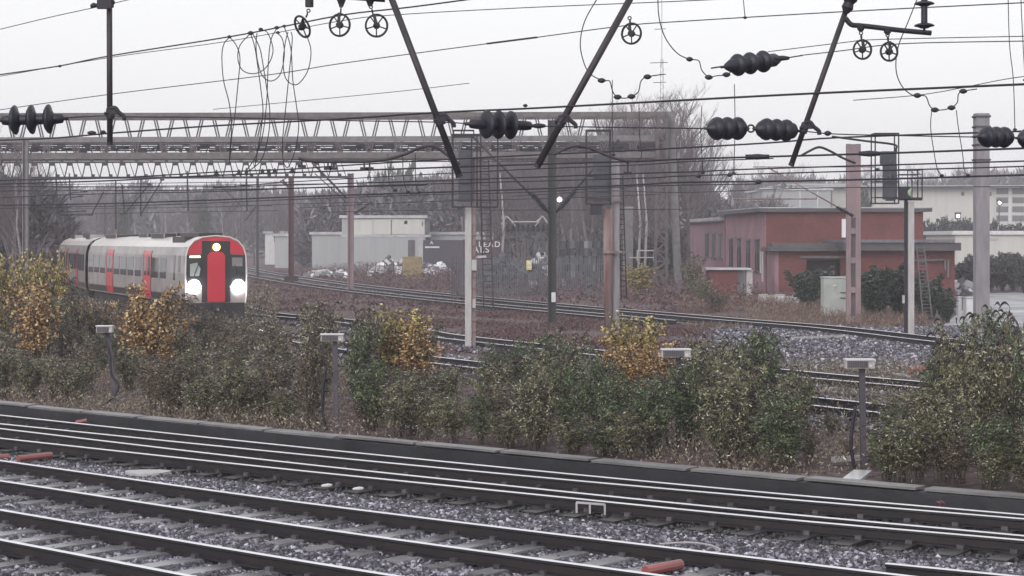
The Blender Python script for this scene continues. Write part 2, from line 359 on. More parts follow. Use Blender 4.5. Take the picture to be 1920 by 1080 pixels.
# kerb wall built of stones
kt = thing('kerb_wall', 'low dark retaining kerb with pale wet capping stones between tracks and bushes', 'wall', wallF[len(wallF)//2])
mb = MB(); n = len(wallF)
vs = [(p.x,p.y,GZ) for p in wallF]+[(p.x,p.y,.03) for p in wallF]+[(p.x,p.y,.03) for p in wallB[:n]]+[(p.x,p.y,GZ) for p in wallB[:n]]
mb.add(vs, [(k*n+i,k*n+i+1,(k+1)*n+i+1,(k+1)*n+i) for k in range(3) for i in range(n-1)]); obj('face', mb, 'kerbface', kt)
cap = resample(offset(r1,-1.27), 1.9)
for k, (p, d) in enumerate(cap):
    if abs(p.x) > p.y*.4+2: continue
    mb = MB(); a = math.atan2(d.y,d.x); dz = R.uniform(-.022,.018); ww = R.uniform(.3,.46)
    c = p+d*.94; L = 1.87+R.uniform(-.09,.01); s = Vector((d.y,-d.x,0))
    mb.box((c.x,c.y,.062+dz*.7), (L,ww*.85,.036), a+R.uniform(-.014,.014))
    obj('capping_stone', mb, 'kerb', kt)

# ballast stones as real geometry
def stones(name, n, ymin, ymax, size, test, seed, z0, m='stone'):
    rg = np.random.default_rng(seed); pts = []
    y = rg.uniform(ymin**2, ymax**2, n*4)**.5; x = rg.uniform(-.31,.31,n*4)*y
    keep = test(x, y); x = x[keep][:n]; y = y[keep][:n]; k = len(x)
    base = np.array([(a,b,c) for a in (-1,1) for b in (-1,1) for c in (-1,1)], float)
    v = base[None]*rg.uniform(.45,1.0,(k,8,3))
    th = rg.uniform(0,6.28,(k,3)); 
    def rot(v, a, i, j):
        c = np.cos(a)[:,None]; s = np.sin(a)[:,None]; o = v.copy(); o[:,:,i] = v[:,:,i]*c-v[:,:,j]*s; o[:,:,j] = v[:,:,i]*s+v[:,:,j]*c; return o
    v = rot(rot(rot(v, th[:,0],0,1), th[:,1],1,2), th[:,2],0,2)
    sz = rg.uniform(.55,1.25,(k,1,1))*size; v = v*sz
    v[:,:,0] += x[:,None]; v[:,:,1] += y[:,None]; v[:,:,2] += z0+rg.uniform(-.02,.02,k)[:,None]
    q = np.array([(0,1,3,2),(4,6,7,5),(0,4,5,1),(2,3,7,6),(0,2,6,4),(1,5,7,3)])
    f = (q[None]+np.arange(k)[:,None,None]*8).reshape(-1)
    me = bpy.data.meshes.new(name); me.vertices.add(k*8); me.vertices.foreach_set('co', v.reshape(-1))
    me.loops.add(len(f)); me.loops.foreach_set('vertex_index', f)
    me.polygons.add(len(f)//4); me.polygons.foreach_set('loop_start', np.arange(0,len(f),4)); me.polygons.foreach_set('loop_total', np.full(len(f)//4,4))
    me.materials.append(M[m]); me.update(); me.validate()
    o = bpy.data.objects.new(name, me); COL.objects.link(o); return o
def dline(x, y, ln):                 # signed side and distance to a polyline
    best = np.full(x.shape, 1e9); side = np.zeros(x.shape)
    for i in range(len(ln)-1):
        a = ln[i]; b = ln[i+1]; ex, ey = b.x-a.x, b.y-a.y; L2 = ex*ex+ey*ey
        if L2 < 1e-9: continue
        u = np.clip(((x-a.x)*ex+(y-a.y)*ey)/L2, 0, 1); dx = x-a.x-u*ex; dy = y-a.y-u*ey
        d = np.hypot(dx, dy); s = np.sign(ex*(y-a.y)-ey*(x-a.x)); w = d < best
        best = np.where(w, d, best); side = np.where(w, s, side)
    return best, side
def near_test(x, y):
    d, s = dline(x, y, r4); ok = (s < 0) & (d > .62)
    for ln in (r5,r6,r7,r8,r9): ok &= dline(x, y, ln)[0] > .085
    for (sx, sy, a, w) in SLEEP:
        if sy > 42: continue
        dx = x-sx; dy = y-sy; lx = dx*math.cos(a)+dy*math.sin(a); ly = -dx*math.sin(a)+dy*math.cos(a)
        ok &= ~((abs(lx) < .12) & (abs(ly) < w/2-.05) & (np.sin(lx*37+ly*9+sx*5) > .05))
    return ok
tag(stones('ballast_stones', 120000, 17, 42, .031, near_test, 3, GZ+.008), 'loose grey ballast stones round the near tracks', 'ballast', kind='stuff')
def mid_test(x, y):
    ok = dline(x,y,cT)[0] < 2.5; ok |= (dline(x,y,offset(tB,.7))[0] < 2.2); ok |= (x > .1*y) & (y > 55) & (y < 82) & (x > (y-90)*-.12+3)
    for ln in (offset(cT,.7175),offset(cT,-.7175),tB,offset(tB,1.435),tA,offset(tA,1.435)): ok &= dline(x,y,ln)[0] > .1
    return ok
tag(stones('back_ballast_stones', 42000, 36, 90, .05, mid_test, 5, GZ+.03), 'grey ballast along the tracks behind the bushes', 'ballast', kind='stuff')
def dk_test(x, y):
    d, s = dline(x, y, r1); d4, s4 = dline(x, y, r4)
    ok = (s < 0) & ((s4 > 0) | (d4 < .9))
    for ln in (r1,r2,r3,r4): ok &= dline(x, y, ln)[0] > .08
    return ok
M['stoned'] = island_mat('dark_ballast_stone', [(0,(0.01,0.01,0.012)),(0.6,(0.025,0.025,0.03)),(0.93,(0.045,0.045,0.055)),(1,(0.2,0.2,0.22))], 0.45)  # dark stones; shadow among the close-set rails is part of this colour
tag(stones('dark_ballast_stones', 22000, 20, 46, .03, dk_test, 6, GZ+.015, 'stoned'), 'dark ballast with painted-in shadow between the four close-set rails', 'ballast', kind='stuff')

# ------------------------------------------------------------------ overhead wires
def wz(x, z0): return z0/(1+.00024*(x-960))
def wpts(px, z0, flat=False): return [V(x, y, z0 if flat else wz(x, z0)) for x, y in px]
def wire(label, px, z0, w=2.4, cat='overhead wire', flat=False, name='overhead_wire', m='dark', group=None, k=5, clamps=(), r=None):
    pts = smoothpts(wpts(px, z0, flat), k)
    if not flat and len(px) > 2:
        if px[0][0] <= -50: pts = [pts[0]+(pts[0]-pts[1]).normalized()*35]+pts
        if px[-1][0] >= 1990: pts = pts+[pts[-1]+(pts[-1]-pts[-2]).normalized()*18]
    r = r or w/2*1.15*z0/F
    mb = MB(); mb.tube(pts, r, 5)
    o = obj(name, mb, m, None, pts[0], True); tag(o, label, cat, group)
    for (x, y, s) in clamps:
        c = V(x, y, z0 if flat else wz(x, z0)); mb = MB(); q = s/2*z0/F; q2 = 4.2*z0/F
        mb.lathe(c-Vector((q,0,0)), c+Vector((q,0,0)), [(0,q*.2),(.25,min(q*.6,q2)),(.5,min(q*.75,q2*1.2)),(.75,min(q*.6,q2)),(1,q*.2)], 8)
        obj('clamp', mb, 'dark', o, smooth=True)
    return o
G1 = 'overhead line wires'
wire('thin wire crossing the top left corner, rising past the first drop tube', [(-60,70),(0,55),(100,31),(205,8),(330,-22)], 26, 1.8, group=G1, clamps=[(176,9,14)])
wire('black wire slanting up from the left edge to the top, holding the hanging loops', [(-60,150),(0,140),(110,124),(205,105),(430,69),(540,48),(650,27),(773,13),(930,-8)], 24, 2.8, group=G1, clamps=[(112,124,9),(430,69,10),(470,62,13),(489,55,10),(519,52,11),(533,49,9),(521,61,9)])
wire('fine grey wire just under the black slanting wire that holds the loops', [(-60,152),(0,143),(205,108),(430,77),(640,39),(740,28),(973,15),(1280,2),(1500,-9)], 25, 1.5, group=G1)
wire('faint upper wire running from the left edge up to the top right corner', [(-60,216),(0,206),(205,177),(500,141),(640,119),(913,82),(1007,70),(1173,48),(1280,40),(1580,22),(1920,5),(2000,0)], 28, 1.7, group=G1)
wire('short thick sleeve spliced onto the faint upper wire above the middle', [(913,82),(960,76),(1007,70)], 27.9, 3.2, cat='wire splice', name='wire_splice')
wire('thickest contact wire crossing the full width at the height of the big insulators', [(-60,266),(0,263),(100,259),(205,250),(400,236),(640,223),(820,211),(1000,203),(1280,188),(1530,175),(1920,158),(2000,154)], 18.2, 3.4, group=G1, clamps=[(172,249,20),(193,248,14),(985,198,9)])
wire('very faint wire low in the white sky left of the middle, above the lattice girder', [(400,205),(640,182),(760,170),(880,156)], 40, 1.2, group=G1)
wire('twin fine wires at the right edge above the row of insulators, upper one', [(1440,97),(1580,80),(1650,74),(1920,68),(2000,66)], 30, 1.3, group=G1)
wire('twin fine wires at the right edge above the row of insulators, lower one', [(1500,104),(1580,95),(1690,82),(1920,77),(2000,75)], 30, 1.5, group=G1)
wire('fine wire at the far right rising to the level of the jumper clamps', [(1600,188),(1740,176),(1900,146),(2000,138)], 32, 1.2, group=G1)
wire('level cross-span wire joining the drop tubes and the big insulators', [(110,221),(205,217),(245,219),(400,220),(640,226),(820,229),(880,232)], 18.4, 2.0, group=G1, flat=True)
wire('level cross-span wire from the middle insulator to the right insulator pair', [(985,236),(1100,238),(1240,240),(1332,241)], 18.4, 2.2, group=G1, flat=True, clamps=[(1010,236,26)])
wire('level cross-span wire leaving the right insulator pair toward the right edge', [(1500,245),(1560,251),(1670,254),(1830,257)], 18.4, 2.0, group=G1, flat=True, clamps=[(1552,250,14)])
L = [
 ([(-60,342),(0,338),(200,334),(400,323),(549,317),(634,311),(800,301),(1034,289),(1200,281.6),(1440,268),(1573,258),(1920,246),(2000,242)],28.5,2.6,'contact wire crossing the middle of all the masts, first below the big insulators'),
 ([(-60,348),(0,345),(200,339),(400,329),(800,315),(1034,307),(1200,302),(1290,298),(1640,288),(1920,278),(2000,275)],32,3.0,'heavy contact wire with long clamps, second below the big insulators'),
 ([(400,352),(549,341),(800,327),(1020,316),(1200,309),(1290,303),(1450,297)],33,1.8,'thinner wire hugging the underside of the heavy contact wire'),
 ([(-60,354),(0,350),(400,350),(800,339),(1200,325),(1303,322),(1440,316),(1920,302),(2000,299)],38,2.2,'wire passing just above the signal heads, third pair upper strand'),
 ([(98,346),(400,342),(523,341.6)],60,1.4,'short wire ending at the arm of the maroon mast'),
 ([(-60,362),(0,358),(400,356),(800,345),(1200,334),(1280,330),(1640,320),(1920,312),(2000,309)],40,2.0,'wire passing across the signal heads, third pair lower strand'),
 ([(-60,375),(0,371),(98,366),(213,363),(400,359),(560,353),(800,347)],46,2.0,'wire bending over the train roof on the left half'),
 ([(-60,388),(0,385),(181,382),(400,375),(549,369),(800,361),(1034,353),(1200,346),(1280,342),(1560,338),(1920,328),(2000,325)],48,2.8,'lowest dark contact wire, running just above the brick building roof'),
 ([(-60,395),(0,391),(300,384),(549,374),(800,365),(1000,360),(1200,349),(1420,345)],50,1.6,'companion strand under the lowest dark contact wire'),
 ([(960,368),(1140,358),(1280,361),(1550,352),(1920,350),(2000,350)],70,1.2,'thin grey wire just above the brick building roof'),
 ([(560,390),(800,378),(1034,372),(1240,364)],75,1.2,'pale thin wire above the grey shed'),
 ([(600,398),(800,394),(1034,394),(1300,392)],90,1.2,'pale level wire behind the dark green mast'),
 ([(100,352),(400,347),(640,344),(900,339)],85,1.2,'fine wire under the thin lattice girder'),
 ([(100,392),(400,388),(560,382),(700,379)],95,1.2,'fine wire close above the train roof'),
 ([(80,402),(330,398),(520,395)],120,1.2,'faint wire touching the roof line of the train'),
]
for px, z, w, lab in L: wire(lab, px, z, w, group=G1, clamps=[(1420,294,40),(1630,288,34)] if z == 32 else ([(1645,318,8),(1310,330,10),(1368,328,10)] if z == 40 else ([(1422,341,12)] if z == 48 else ())))
for x, y in ((406,325),(448,324),(462,325),(492,323),(504,323),(515,322),(548,320)):
    c = V(x, y, wz(x, 30)); mb = MB(); q = .028
    mb.box(c, (q*2.1,q*2,q*2.6)); mb.box(c+Vector((0,0,q*1.6)), (q,q,q*1.2)); mb.tube([c+Vector((-q*1.9,0,-q*.6)),c+Vector((q*1.9,0,-q*.6))], q*.45)
    tag(obj('line_clamp', mb, 'dark', None, c), 'small black clamp in the row where the hanging loops end', 'clamp', 'line clamps under the hanging loops')
G2 = 'hanging jumper loops'
LO = [
 ([(430,70),(420,82),(416,105),(419,150),(430,195),(434,240),(431,280),(430,305)],'leftmost hanging jumper, slack cable bowed left under the slanting wire'),
 ([(432,71),(443,85),(450,110),(446,160),(440,220),(434,260),(431,300)],'jumper bowed right beside the leftmost hanging cable'),
 ([(470,62),(450,85),(446,110),(455,132),(478,138),(500,125),(512,95),(502,62),(489,56)],'round cable loop hanging high, left of the two circles'),
 ([(470,63),(478,90),(484,130),(490,175),(493,210),(487,260),(478,312)],'long jumper falling from the left circle to the clamps'),
 ([(474,63),(487,90),(493,120),(500,165),(506,210),(503,255),(490,300),(462,324)],'long jumper swinging right below the left circle'),
 ([(519,53),(508,75),(503,120),(500,190),(493,250),(480,292),(462,320)],'jumper dropping from the middle clamp down to the left'),
 ([(521,62),(530,75),(533,105),(525,140),(508,152),(492,142),(483,115),(480,85),(482,62)],'narrow oval cable loop between the two circles'),
 ([(533,50),(545,90),(549,150),(556,200),(560,235),(555,275),(545,305),(538,314),(531,300),(530,262),(536,200),(543,130),(548,75),(546,60)],'longest closed cable loop, reaching down to the lower wire'),
 ([(575,66),(583,95),(578,130),(562,155),(548,158),(535,145),(531,115),(535,80),(540,60)],'round cable loop hanging high under the tilted pulley wheel'),
]
for px, lab in LO: wire(lab, px, 24, 1.7, 'jumper cable', True, 'jumper_cable', group=G2)
wire('curved jumper cable with diamond clamps crossing the left-leaning tube in mid picture', [(1123,-8),(1097,38),(1088,80),(1094,115),(1106,138),(1130,151),(1143,152),(1149,172),(1158,182),(1172,184),(1184,181),(1197,172),(1202,152),(1214,144),(1246,139)], 22, 1.9, 'jumper cable', True, 'jumper_cable', clamps=[(1128,151,15),(1158,182,15),(1184,181,15),(1214,144,15)])
wire('curved jumper cable running to the small slanting insulator in the sky', [(1233,-8),(1236,35),(1248,72),(1270,100),(1293,111),(1310,114),(1316,132),(1329,144),(1345,142),(1362,140),(1374,131),(1379,116)], 22, 1.9, 'jumper cable', True, 'jumper_cable', clamps=[(1293,111,13),(1329,145,15),(1362,140,15)])
wire('curved jumper cable with diamond clamps at the upper right, left of the concrete mast', [(1722,-8),(1703,40),(1684,88),(1680,130),(1690,160),(1708,177),(1722,179),(1736,181),(1743,198),(1753,206),(1768,206),(1784,202),(1795,192),(1797,177),(1806,171),(1832,167)], 22, 1.9, 'jumper cable', True, 'jumper_cable', clamps=[(1720,179,15),(1753,206,15),(1784,202,15),(1806,171,15)])
DR = [([(1747,206),(1745,240),(1752,290),(1758,318),(1766,329)],22,'thin dropper hanging from the right clamps, left one of two'),
 ([(1793,206),(1797,240),(1805,290),(1808,318),(1815,329)],22,'thin dropper hanging from the right clamps, right one of two'),
 ([(1890,-8),(1893,85),(1900,150),(1903,243)],30,'long thin dropper near the right edge of the sky'),
 ([(1914,-8),(1917,60),(1922,150)],30,'short dropper at the extreme right edge of the sky'),
 ([(1393,-8),(1397,33)],30,'short dropper tip at the top edge right of centre'),
 ([(1316,198),(1314,250),(1318,324)],38,'dropper passing left of the right insulator pair'),
 ([(1377,158),(1378,230),(1376,325)],38,'dropper passing behind the right insulator pair'),
 ([(1148,150),(1148,240),(1150,290)],38,'dropper beside the top of the middle signal'),
 ([(1198,190),(1199,250),(1203,290),(1196,302)],38,'dropper with a hooked foot left of the lattice tower'),
 ([(727,288),(728,330),(734,350),(741,357)],42,'hooked dropper above the grey shed, leftmost of three'),
 ([(755,288),(756,330),(760,350),(765,360)],42,'hooked dropper above the grey shed, middle of three'),
 ([(779,288),(779,330),(781,352),(786,361)],42,'hooked dropper above the grey shed, rightmost of three')]
for px, z, lab in DR: wire(lab, px, z, 1.5, 'dropper wire', True, 'dropper_wire', clamps=[(px[-1][0],px[-1][1],8)])

# insulators ---------------------------------------------------------
def insulator(label, a, b, discs, rd, Z, body=.35, nd=0, yaw=0, thick=.12, group='insulator strings on the cross-span'):
    p = V(a[0],a[1],Z-yaw); q = V(b[0],b[1],Z+yaw); t = thing('insulator', label, 'insulator', (p+q)/2, group)
    r = rd*Z/F
    mb = MB(); mb.lathe(p, q, [(0,r*.12),(.06,r*.12),(.08,r*.3),(.16,r*body),(.84,r*body),(.92,r*.3),(.94,r*.12),(1,r*.12)], 16)
    obj('core', mb, 'porc', t, smooth=True)
    d = q-p; L = d.length
    for u in discs:
        mb = MB(); h = thick*r/L*2.2
        mb.lathe(p+d*(u-h), p+d*(u+h), [(0,r*.4),(.15,r*.72),(.34,r*.93),(.5,r),(.6,r*.97),(.63,r*.8),(.68,r*.8),(.72,r*.58),(.8,r*.58),(1,r*.35)], 28)
        obj('disc', mb, 'porc', t, smooth=True)
    return t
insulator('big three-disc insulator at the left edge, discs seen edge-on', (-6,226), (128,222), (.255,.49,.73), 28, 18.4, thick=.16)
insulator('dark three-disc insulator in the middle, right of the right-leaning tube', (872,232), (1004,236), (.30,.47,.64), 27, 18.4, yaw=.22, thick=.11)
insulator('smaller three-disc insulator slanting alone in the white sky', (1352,126), (1470,110), (.26,.45,.66), 21, 18.4, yaw=.3, body=.6, thick=.22)
wire('slanting stay wire through the lone insulator in the sky, left piece', [(1333,128),(1345,126),(1356,125)], 18.4, 2.6, 'stay wire', True, 'stay_wire', clamps=[(1368,122,18)])
wire('slanting stay wire through the lone insulator in the sky, right piece', [(1462,112),(1485,107),(1505,104)], 18.4, 2.2, 'stay wire', True, 'stay_wire', clamps=[(1466,109,28)])
insulator('left dark insulator of the touching pair right of centre', (1322,241), (1404,241), (.27,.5,.74), 22, 18.4, yaw=.16, body=.72, thick=.32)
insulator('right dark insulator of the touching pair right of centre', (1412,241), (1500,246), (.28,.49,.7), 21, 18.4, yaw=.16, body=.72, thick=.32)
insulator('dark insulator overlapping the tall concrete mast at the right', (1832,256), (1902,258), (.28,.5,.72), 20, 18.4, yaw=.16, body=.72, thick=.32)
insulator('dark insulator cut by the right edge of the picture', (1905,259), (1985,262), (.27,.5,.74), 20, 18.4, yaw=.16, body=.72, thick=.32)
mb = MB(); mb.ring(V(1408,241,18.4), .035, (0,1,0), .009, 14); tag(obj('shackle', mb, 'dark', None, V(1408,241,18.4)), 'small ring linking the touching pair of insulators', 'shackle')
insulator('upright insulator with a wide skirt at the top right corner', (1733,-40), (1733,58), (.48,.90), 19, 18.0, body=.32, group='insulators at the top right')

# drop tubes ---------------------------------------------------------
def drop_tube(label, a, b, w, cl, Z=18.6, hook=True):
    p = V(*a, Z); q = V(*b, Z); t = thing('drop_tube', label, 'support tube', q, 'drop tubes of the overhead line')
    mb = MB(); mb.tube([p, q], w/2*Z/F, 12); obj('tube', mb, 'tube', t, smooth=True)
    c = V(*cl, Z); d = (q-p).normalized(); r = w/2*Z/F
    mb = MB(); mb.tube([c-d*.05, c+d*.05], r*1.5, 12); mb.box(c+Vector((r*1.4,-.02,.02)), (.075,.05,.06)); mb.tube([c+Vector((-r*1.8,-.03,0)),c+Vector((-r*.5,-.03,0))], .018)
    obj('clamp', mb, 'dark', t)
    if hook:
        mb = MB(); s = .0052*Z/18
        mb.tube(smoothpts([c+Vector((0,-.03,.05)), c+Vector((10*s,-.03,.055)), c+Vector((17*s,-.03,.01)), c+Vector((26*s,-.03,-.03)), c+Vector((27*s,-.03,-.07))]), .021, 8)
        obj('hook', mb, 'dark', t, smooth=True)
    mb = MB(); mb.tube([q-d*.03, q], r*1.06, 12); obj('end_cap', mb, 'dark', t)
    return t
drop_tube('upright dark drop tube near the left edge of the sky', (205,-30), (206,272), 11, (207,213))
drop_tube('drop tube leaning from top centre down to the right', (722,-35), (862,332), 12.5, (824,226))
drop_tube('drop tube leaning from top down to the left, ending on the dark green mast', (1194,-25), (1006,314), 13, (1052,228))
drop_tube('drop tube at the right leaning down to the left behind the right insulator', (1596,-8), (1483,311), 10.5, (1508,240))
mb = MB(); Z = 18.6
mb.tube([V(580,-40,Z), V(580,13,Z)], .042, 10); tag(obj('hanger_tube', mb, 'dark', None, V(580,0,Z)), 'stub of dark tube holding the tilted pulley wheel', 'hanger')
t = thing('hanger_beam', 'dark beam cut by the top edge carrying two pulley wheels', 'hanger', V(690,-5,Z))
mb = MB(); mb.tube([V(610,-12,Z), V(722,-4,Z)], .045, 10); obj('beam', mb, 'dark', t)
for x in (640,694):
    mb = MB(); mb.lathe(V(x,-12,Z), V(x,12,Z), [(0,.05),(.5,.045),(1,.02)], 10); obj('bracket', mb, 'dark', t)
t = thing('bracket_arm', 'dark bent arm right of the rightmost drop tube carrying two pulley wheels', 'bracket arm', V(1600,44,Z))
mb = MB(); mb.tube(smoothpts([V(1585,34,Z),V(1596,46,Z),V(1612,48,Z),V(1640,51,Z),V(1690,57,Z),V(1746,62,Z)]), .026, 10); obj('arm', mb, 'dark', t, smooth=True)
for x, y in ((1614,52),(1664,58)):
    mb = MB(); mb.lathe(V(x,y-4,Z), V(x,y+8,Z), [(0,.04),(.6,.035),(1,.015)], 10); obj('bracket', mb, 'dark', t)
mb = MB(); mb.lathe(V(1600,-22,Z-.02), V(1586,24,Z-.02), [(0,.07),(.45,.075),(.6,.05),(.8,.06),(1,.03)], 12)
tag(obj('tube_fitting', mb, 'dark', None, V(1592,5,Z)), 'swollen fitting at the head of the rightmost drop tube', 'fitting')
mb = MB(); mb.box(V(196,8,Z-.06), (.14,.06,.09)); mb.tube([V(170,12,Z-.06),V(215,4,Z-.06)], .02); mb.tube([V(206,-8,Z-.06),V(206,14,Z-.06)], .04)
tag(obj('tube_fitting', mb, 'dark', None, V(196,8,Z)), 'dark clamp fitting at the top of the upright drop tube', 'fitting')

def pulley(label, cx, cy, rw, top, ax=(0,1,0), tilt=0):
    Z = 18.4; c = V(cx,cy,Z); r = rw*Z/F; t = thing('pulley', label, 'pulley', c, 'pulley wheels hanging from the overhead gear')
    a = Vector(ax).normalized()
    mb = MB(); mb.ring(c, r, a, .0115, 28)
    up = Vector((0,0,1)); e1 = a.cross(up).normalized(); e2 = a.cross(e1)
    for k in range(5):
        an = 2*math.pi*k/5+.3; mb.bar(c, c+(e1*math.cos(an)+e2*math.sin(an))*r, .012)
    mb.lathe(c-a*.03, c+a*.03, [(0,.03),(.5,.036),(1,.03)], 12); obj('wheel', mb, 'dark', t)
    tp = V(*top, Z); mb = MB(); mb.bar(tp+(c-tp)*.45-a*.03, c-a*.03, .03, .012); obj('strap', mb, 'dark', t)
    mb = MB(); L = (c-tp)
    mb.ring(tp+L*.12, .016, (0,1,0), .006, 12); mb.ring(tp+L*.3, .013, (1,.3,0), .006, 12); mb.bar(tp+L*.36, tp+L*.5, .016); obj('shackle', mb, 'dark', t)
    return t
pulley('spoked pulley wheel at the top hanging steeply tilted, leftmost of the six', 567, 50, 21, (580,16), (.72,.62,.45))
pulley('spoked pulley wheel hanging second from the left', 637, 47, 20.5, (640,6), (.35,1,0))
pulley('spoked pulley wheel hanging just left of the right-leaning tube', 706, 48, 20.5, (694,8), (-.25,1,.15))
pulley('spoked pulley wheel hanging alone under the left-leaning tube', 1184, 63, 19, (1180,30), (.45,1,0))
pulley('spoked pulley wheel hanging from the right bracket arm, left of the two there', 1617, 93, 17.5, (1614,58), (-.2,1,0))
pulley('spoked pulley wheel hanging from the right bracket arm, right of the two there', 1667, 97, 17, (1664,62), (-.25,1,0))

def arm(label, px, Z, w, drops=(), m='tube'):
    pts = smoothpts([V(x,y,Z) for x,y in px]); t = thing('steady_arm', label, 'steady arm', pts[0], 'curved steady arms')
    mb = MB(); mb.tube(pts, w/2*Z/F, 8); obj('arm', mb, m, t, smooth=True)
    for x, y0, y1 in drops:
        mb = MB(); mb.bar(V(x,y0,Z), V(x,y1,Z), 3*Z/F); mb.box(V(x,y1,Z), (15*Z/F,.05,5*Z/F)); obj('drop_clip', mb, 'dark', t)
    return t
arm('long curved steady arm between the hanging loops and the right-leaning tube', [(560,297),(585,302),(620,303),(700,302),(750,292),(790,276),(815,275),(845,295),(862,308)], 27, 6, ((615,303,316),(626,303,316),(683,302,316),(693,302,316),(566,300,312)))
arm('arched steady arm just right of the dark green mast', [(1040,290),(1060,279),(1080,274),(1105,278),(1140,292),(1178,304)], 27, 5, ((1177,303,325),))
arm('arched steady arm left of the pinkish concrete mast', [(1502,292),(1518,283),(1536,276),(1556,283),(1580,296),(1604,306)], 27, 4.5)
arm('straight slim arm with a turned-down end above the right signal head', [(1560,256),(1620,264),(1676,271),(1680,280),(1680,288)], 24, 4)
arm('bent tube arm slanting over the thin lattice girder right of the maroon mast', [(585,305),(610,330),(650,372)], 125, 4)

# ------------------------------------------------------------------ masts
def base(x, y): return GP(x, y)
def zat(y, Z): return ZP(y, Z)
def mast(label, x, yb, yt, w, m, style='plain', plates=(), Z=None, group='overhead line masts', cat='mast'):
    p = GP(x, yb) if Z is None else Vector((XP(x,Z),Z,GZ)); Z = p.y; top = ZP(yt, Z); W = w*Z/F
    t = thing('line_mast', label, cat, p, group); mb = MB()
    if style == 'plain': mb.span((p.x-W/2,Z-W/2,GZ-.2),(p.x+W/2,Z+W/2,top)); mb.box((p.x,Z,top-.1),(W*1.15,W*1.15,.06))
    if style == 'H':
        mb.span((p.x-W/2,Z-W/2,GZ-.2),(p.x-W/2+W*.18,Z+W/2,top)); mb.span((p.x+W/2-W*.18,Z-W/2,GZ-.2),(p.x+W/2,Z+W/2,top)); mb.span((p.x-W*.32,Z-W*.08,GZ-.2),(p.x+W*.32,Z+W*.08,top-.01))
    if style == 'slot':
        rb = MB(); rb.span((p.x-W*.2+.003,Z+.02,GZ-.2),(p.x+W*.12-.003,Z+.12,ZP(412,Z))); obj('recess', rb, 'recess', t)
        mb.span((p.x-W/2,Z-.15,GZ-.2),(p.x-W*.2,Z+.15,top)); mb.span((p.x+W*.12,Z-.15,GZ-.2),(p.x+W/2,Z+.15,top)); mb.span((p.x-W*.2,Z-.13,ZP(408,Z)),(p.x+W*.12,Z+.14,top-.01))
        z = GZ+.05
        while z < ZP(412,Z)-.3: mb.span((p.x-W*.2,Z-.12,z),(p.x+W*.12,Z+.018,z+.26)); z += 1.35 if z < 3.4 else 1.9
    if style == 'taper':
        mb.lathe((p.x,Z,GZ-.2),(p.x,Z,top),[(0,W*.56),(1,W*.46)],14)
    obj('post', mb, m, t)
    for px, py, pw, ph in plates:
        mb = MB(); mb.box((XP(px,Z-W),Z-W*.6-.02,ZP(py,Z)), (pw*Z/F,.04,ph*Z/F)); obj('plate', mb, 'white', t)
    return t
def bands(t, ys, w, m='galvd'):
    p = t.location
    for y in ys:
        mb = MB(); mb.box((p.x,p.y,ZP(y,p.y)), ((w+4)*p.y/F,(w+4)*p.y/F,3.2*p.y/F)); mb.tube([(p.x-(w/2+5)*p.y/F,p.y-.1,ZP(y,p.y)),(p.x-w/2*p.y/F,p.y-.1,ZP(y,p.y))], .03); obj('band', mb, m, t)
m6 = mast('thick dark green steel mast in the middle of the picture', 1035, 612, 225, 16, 'green', 'H', plates=((1038,557,8,18),), Z=84)
m7 = mast('pinkish slotted concrete mast in front of the brick building', 1600, 606, 270, 26, 'pink', 'slot')
m8 = mast('tall plain grey concrete mast near the right edge', 1840, 610, 213, 25, 'conc', 'plain', Z=66)
bands(m8, (219,238,256,272,300), 25)
m3 = mast('pinkish steel mast standing left of the grey shed', 657.5, 547, 325, 11, 'pink', 'H')
m2 = mast('maroon painted steel mast beside the back tracks', 546, 531, 330, 9.5, 'maroon', 'H')
mb = MB(); q = m2.location; mb.box((q.x,q.y,GZ+.25),(1.1,1.1,.75)); obj('footing', mb, 'soil', m2)
m4 = mast('slim grey mast just right of the train front', 453, 480, 352, 5, 'galv', 'H', Z=190)
m5 = mast('slim dark mast second to the right of the train', 483, 480, 330, 4.5, 'galvd', 'H', Z=180)
m1 = mast('grey mast with a white number plate at the left edge among brown trees', 48, 575, 262, 10, 'galv', 'H', plates=((49,531,7,13),), Z=97)
mast('thin distant mast above the rear coach, left one', 197, 470, 382, 3.6, 'galvd', 'H', Z=230)
mast('thin distant mast above the rear coach, right one', 240, 470, 388, 4.2, 'galvd', 'H', Z=240)
mast('faint thin mast far behind the front coach', 303, 470, 400, 3, 'galv', 'H', Z=280)

def cantilever(label, root, tip, Z, w=4, ins=None, m='tube', extra=()):
    t = thing('cantilever_arm', label, 'cantilever arm', V(*root,Z), 'cantilever arms on masts')
    mb = MB(); mb.tube([V(*root,Z), V(*tip,Z)], w/2*Z/F, 8); obj('strut', mb, m, t, smooth=True)
    for a, b, ww in extra:
        mb = MB(); mb.tube([V(*a,Z), V(*b,Z)], ww/2*Z/F, 6); obj('tie', mb, m, t)
    if ins:
        a, b, r = ins; p = V(*a,Z); q = V(*b,Z); mb = MB(); rr = r*Z/F; pr = [(0,rr*.5)]
        for k in range(8): pr += [((k+.3)/8.5,rr*.55),((k+.5)/8.5,rr),((k+.8)/8.5,rr*.55)]
        pr.append((1,rr*.5)); mb.lathe(p, q, pr, 10); obj('insulator', mb, 'porc', t)
    return t
cantilever('strut rising left from the dark green mast with a ribbed insulator at its foot', (1028,398), (884,254), 83.6, 4.2, ((1024,394),(996,362),7), extra=(((1028,400),(1022,388),3),))
cantilever('strut rising right from the dark green mast with a ribbed insulator at its foot', (1042,398), (1160,262), 83.6, 4.2, ((1050,391),(1078,358),7), extra=(((1042,400),(1050,392),3),))
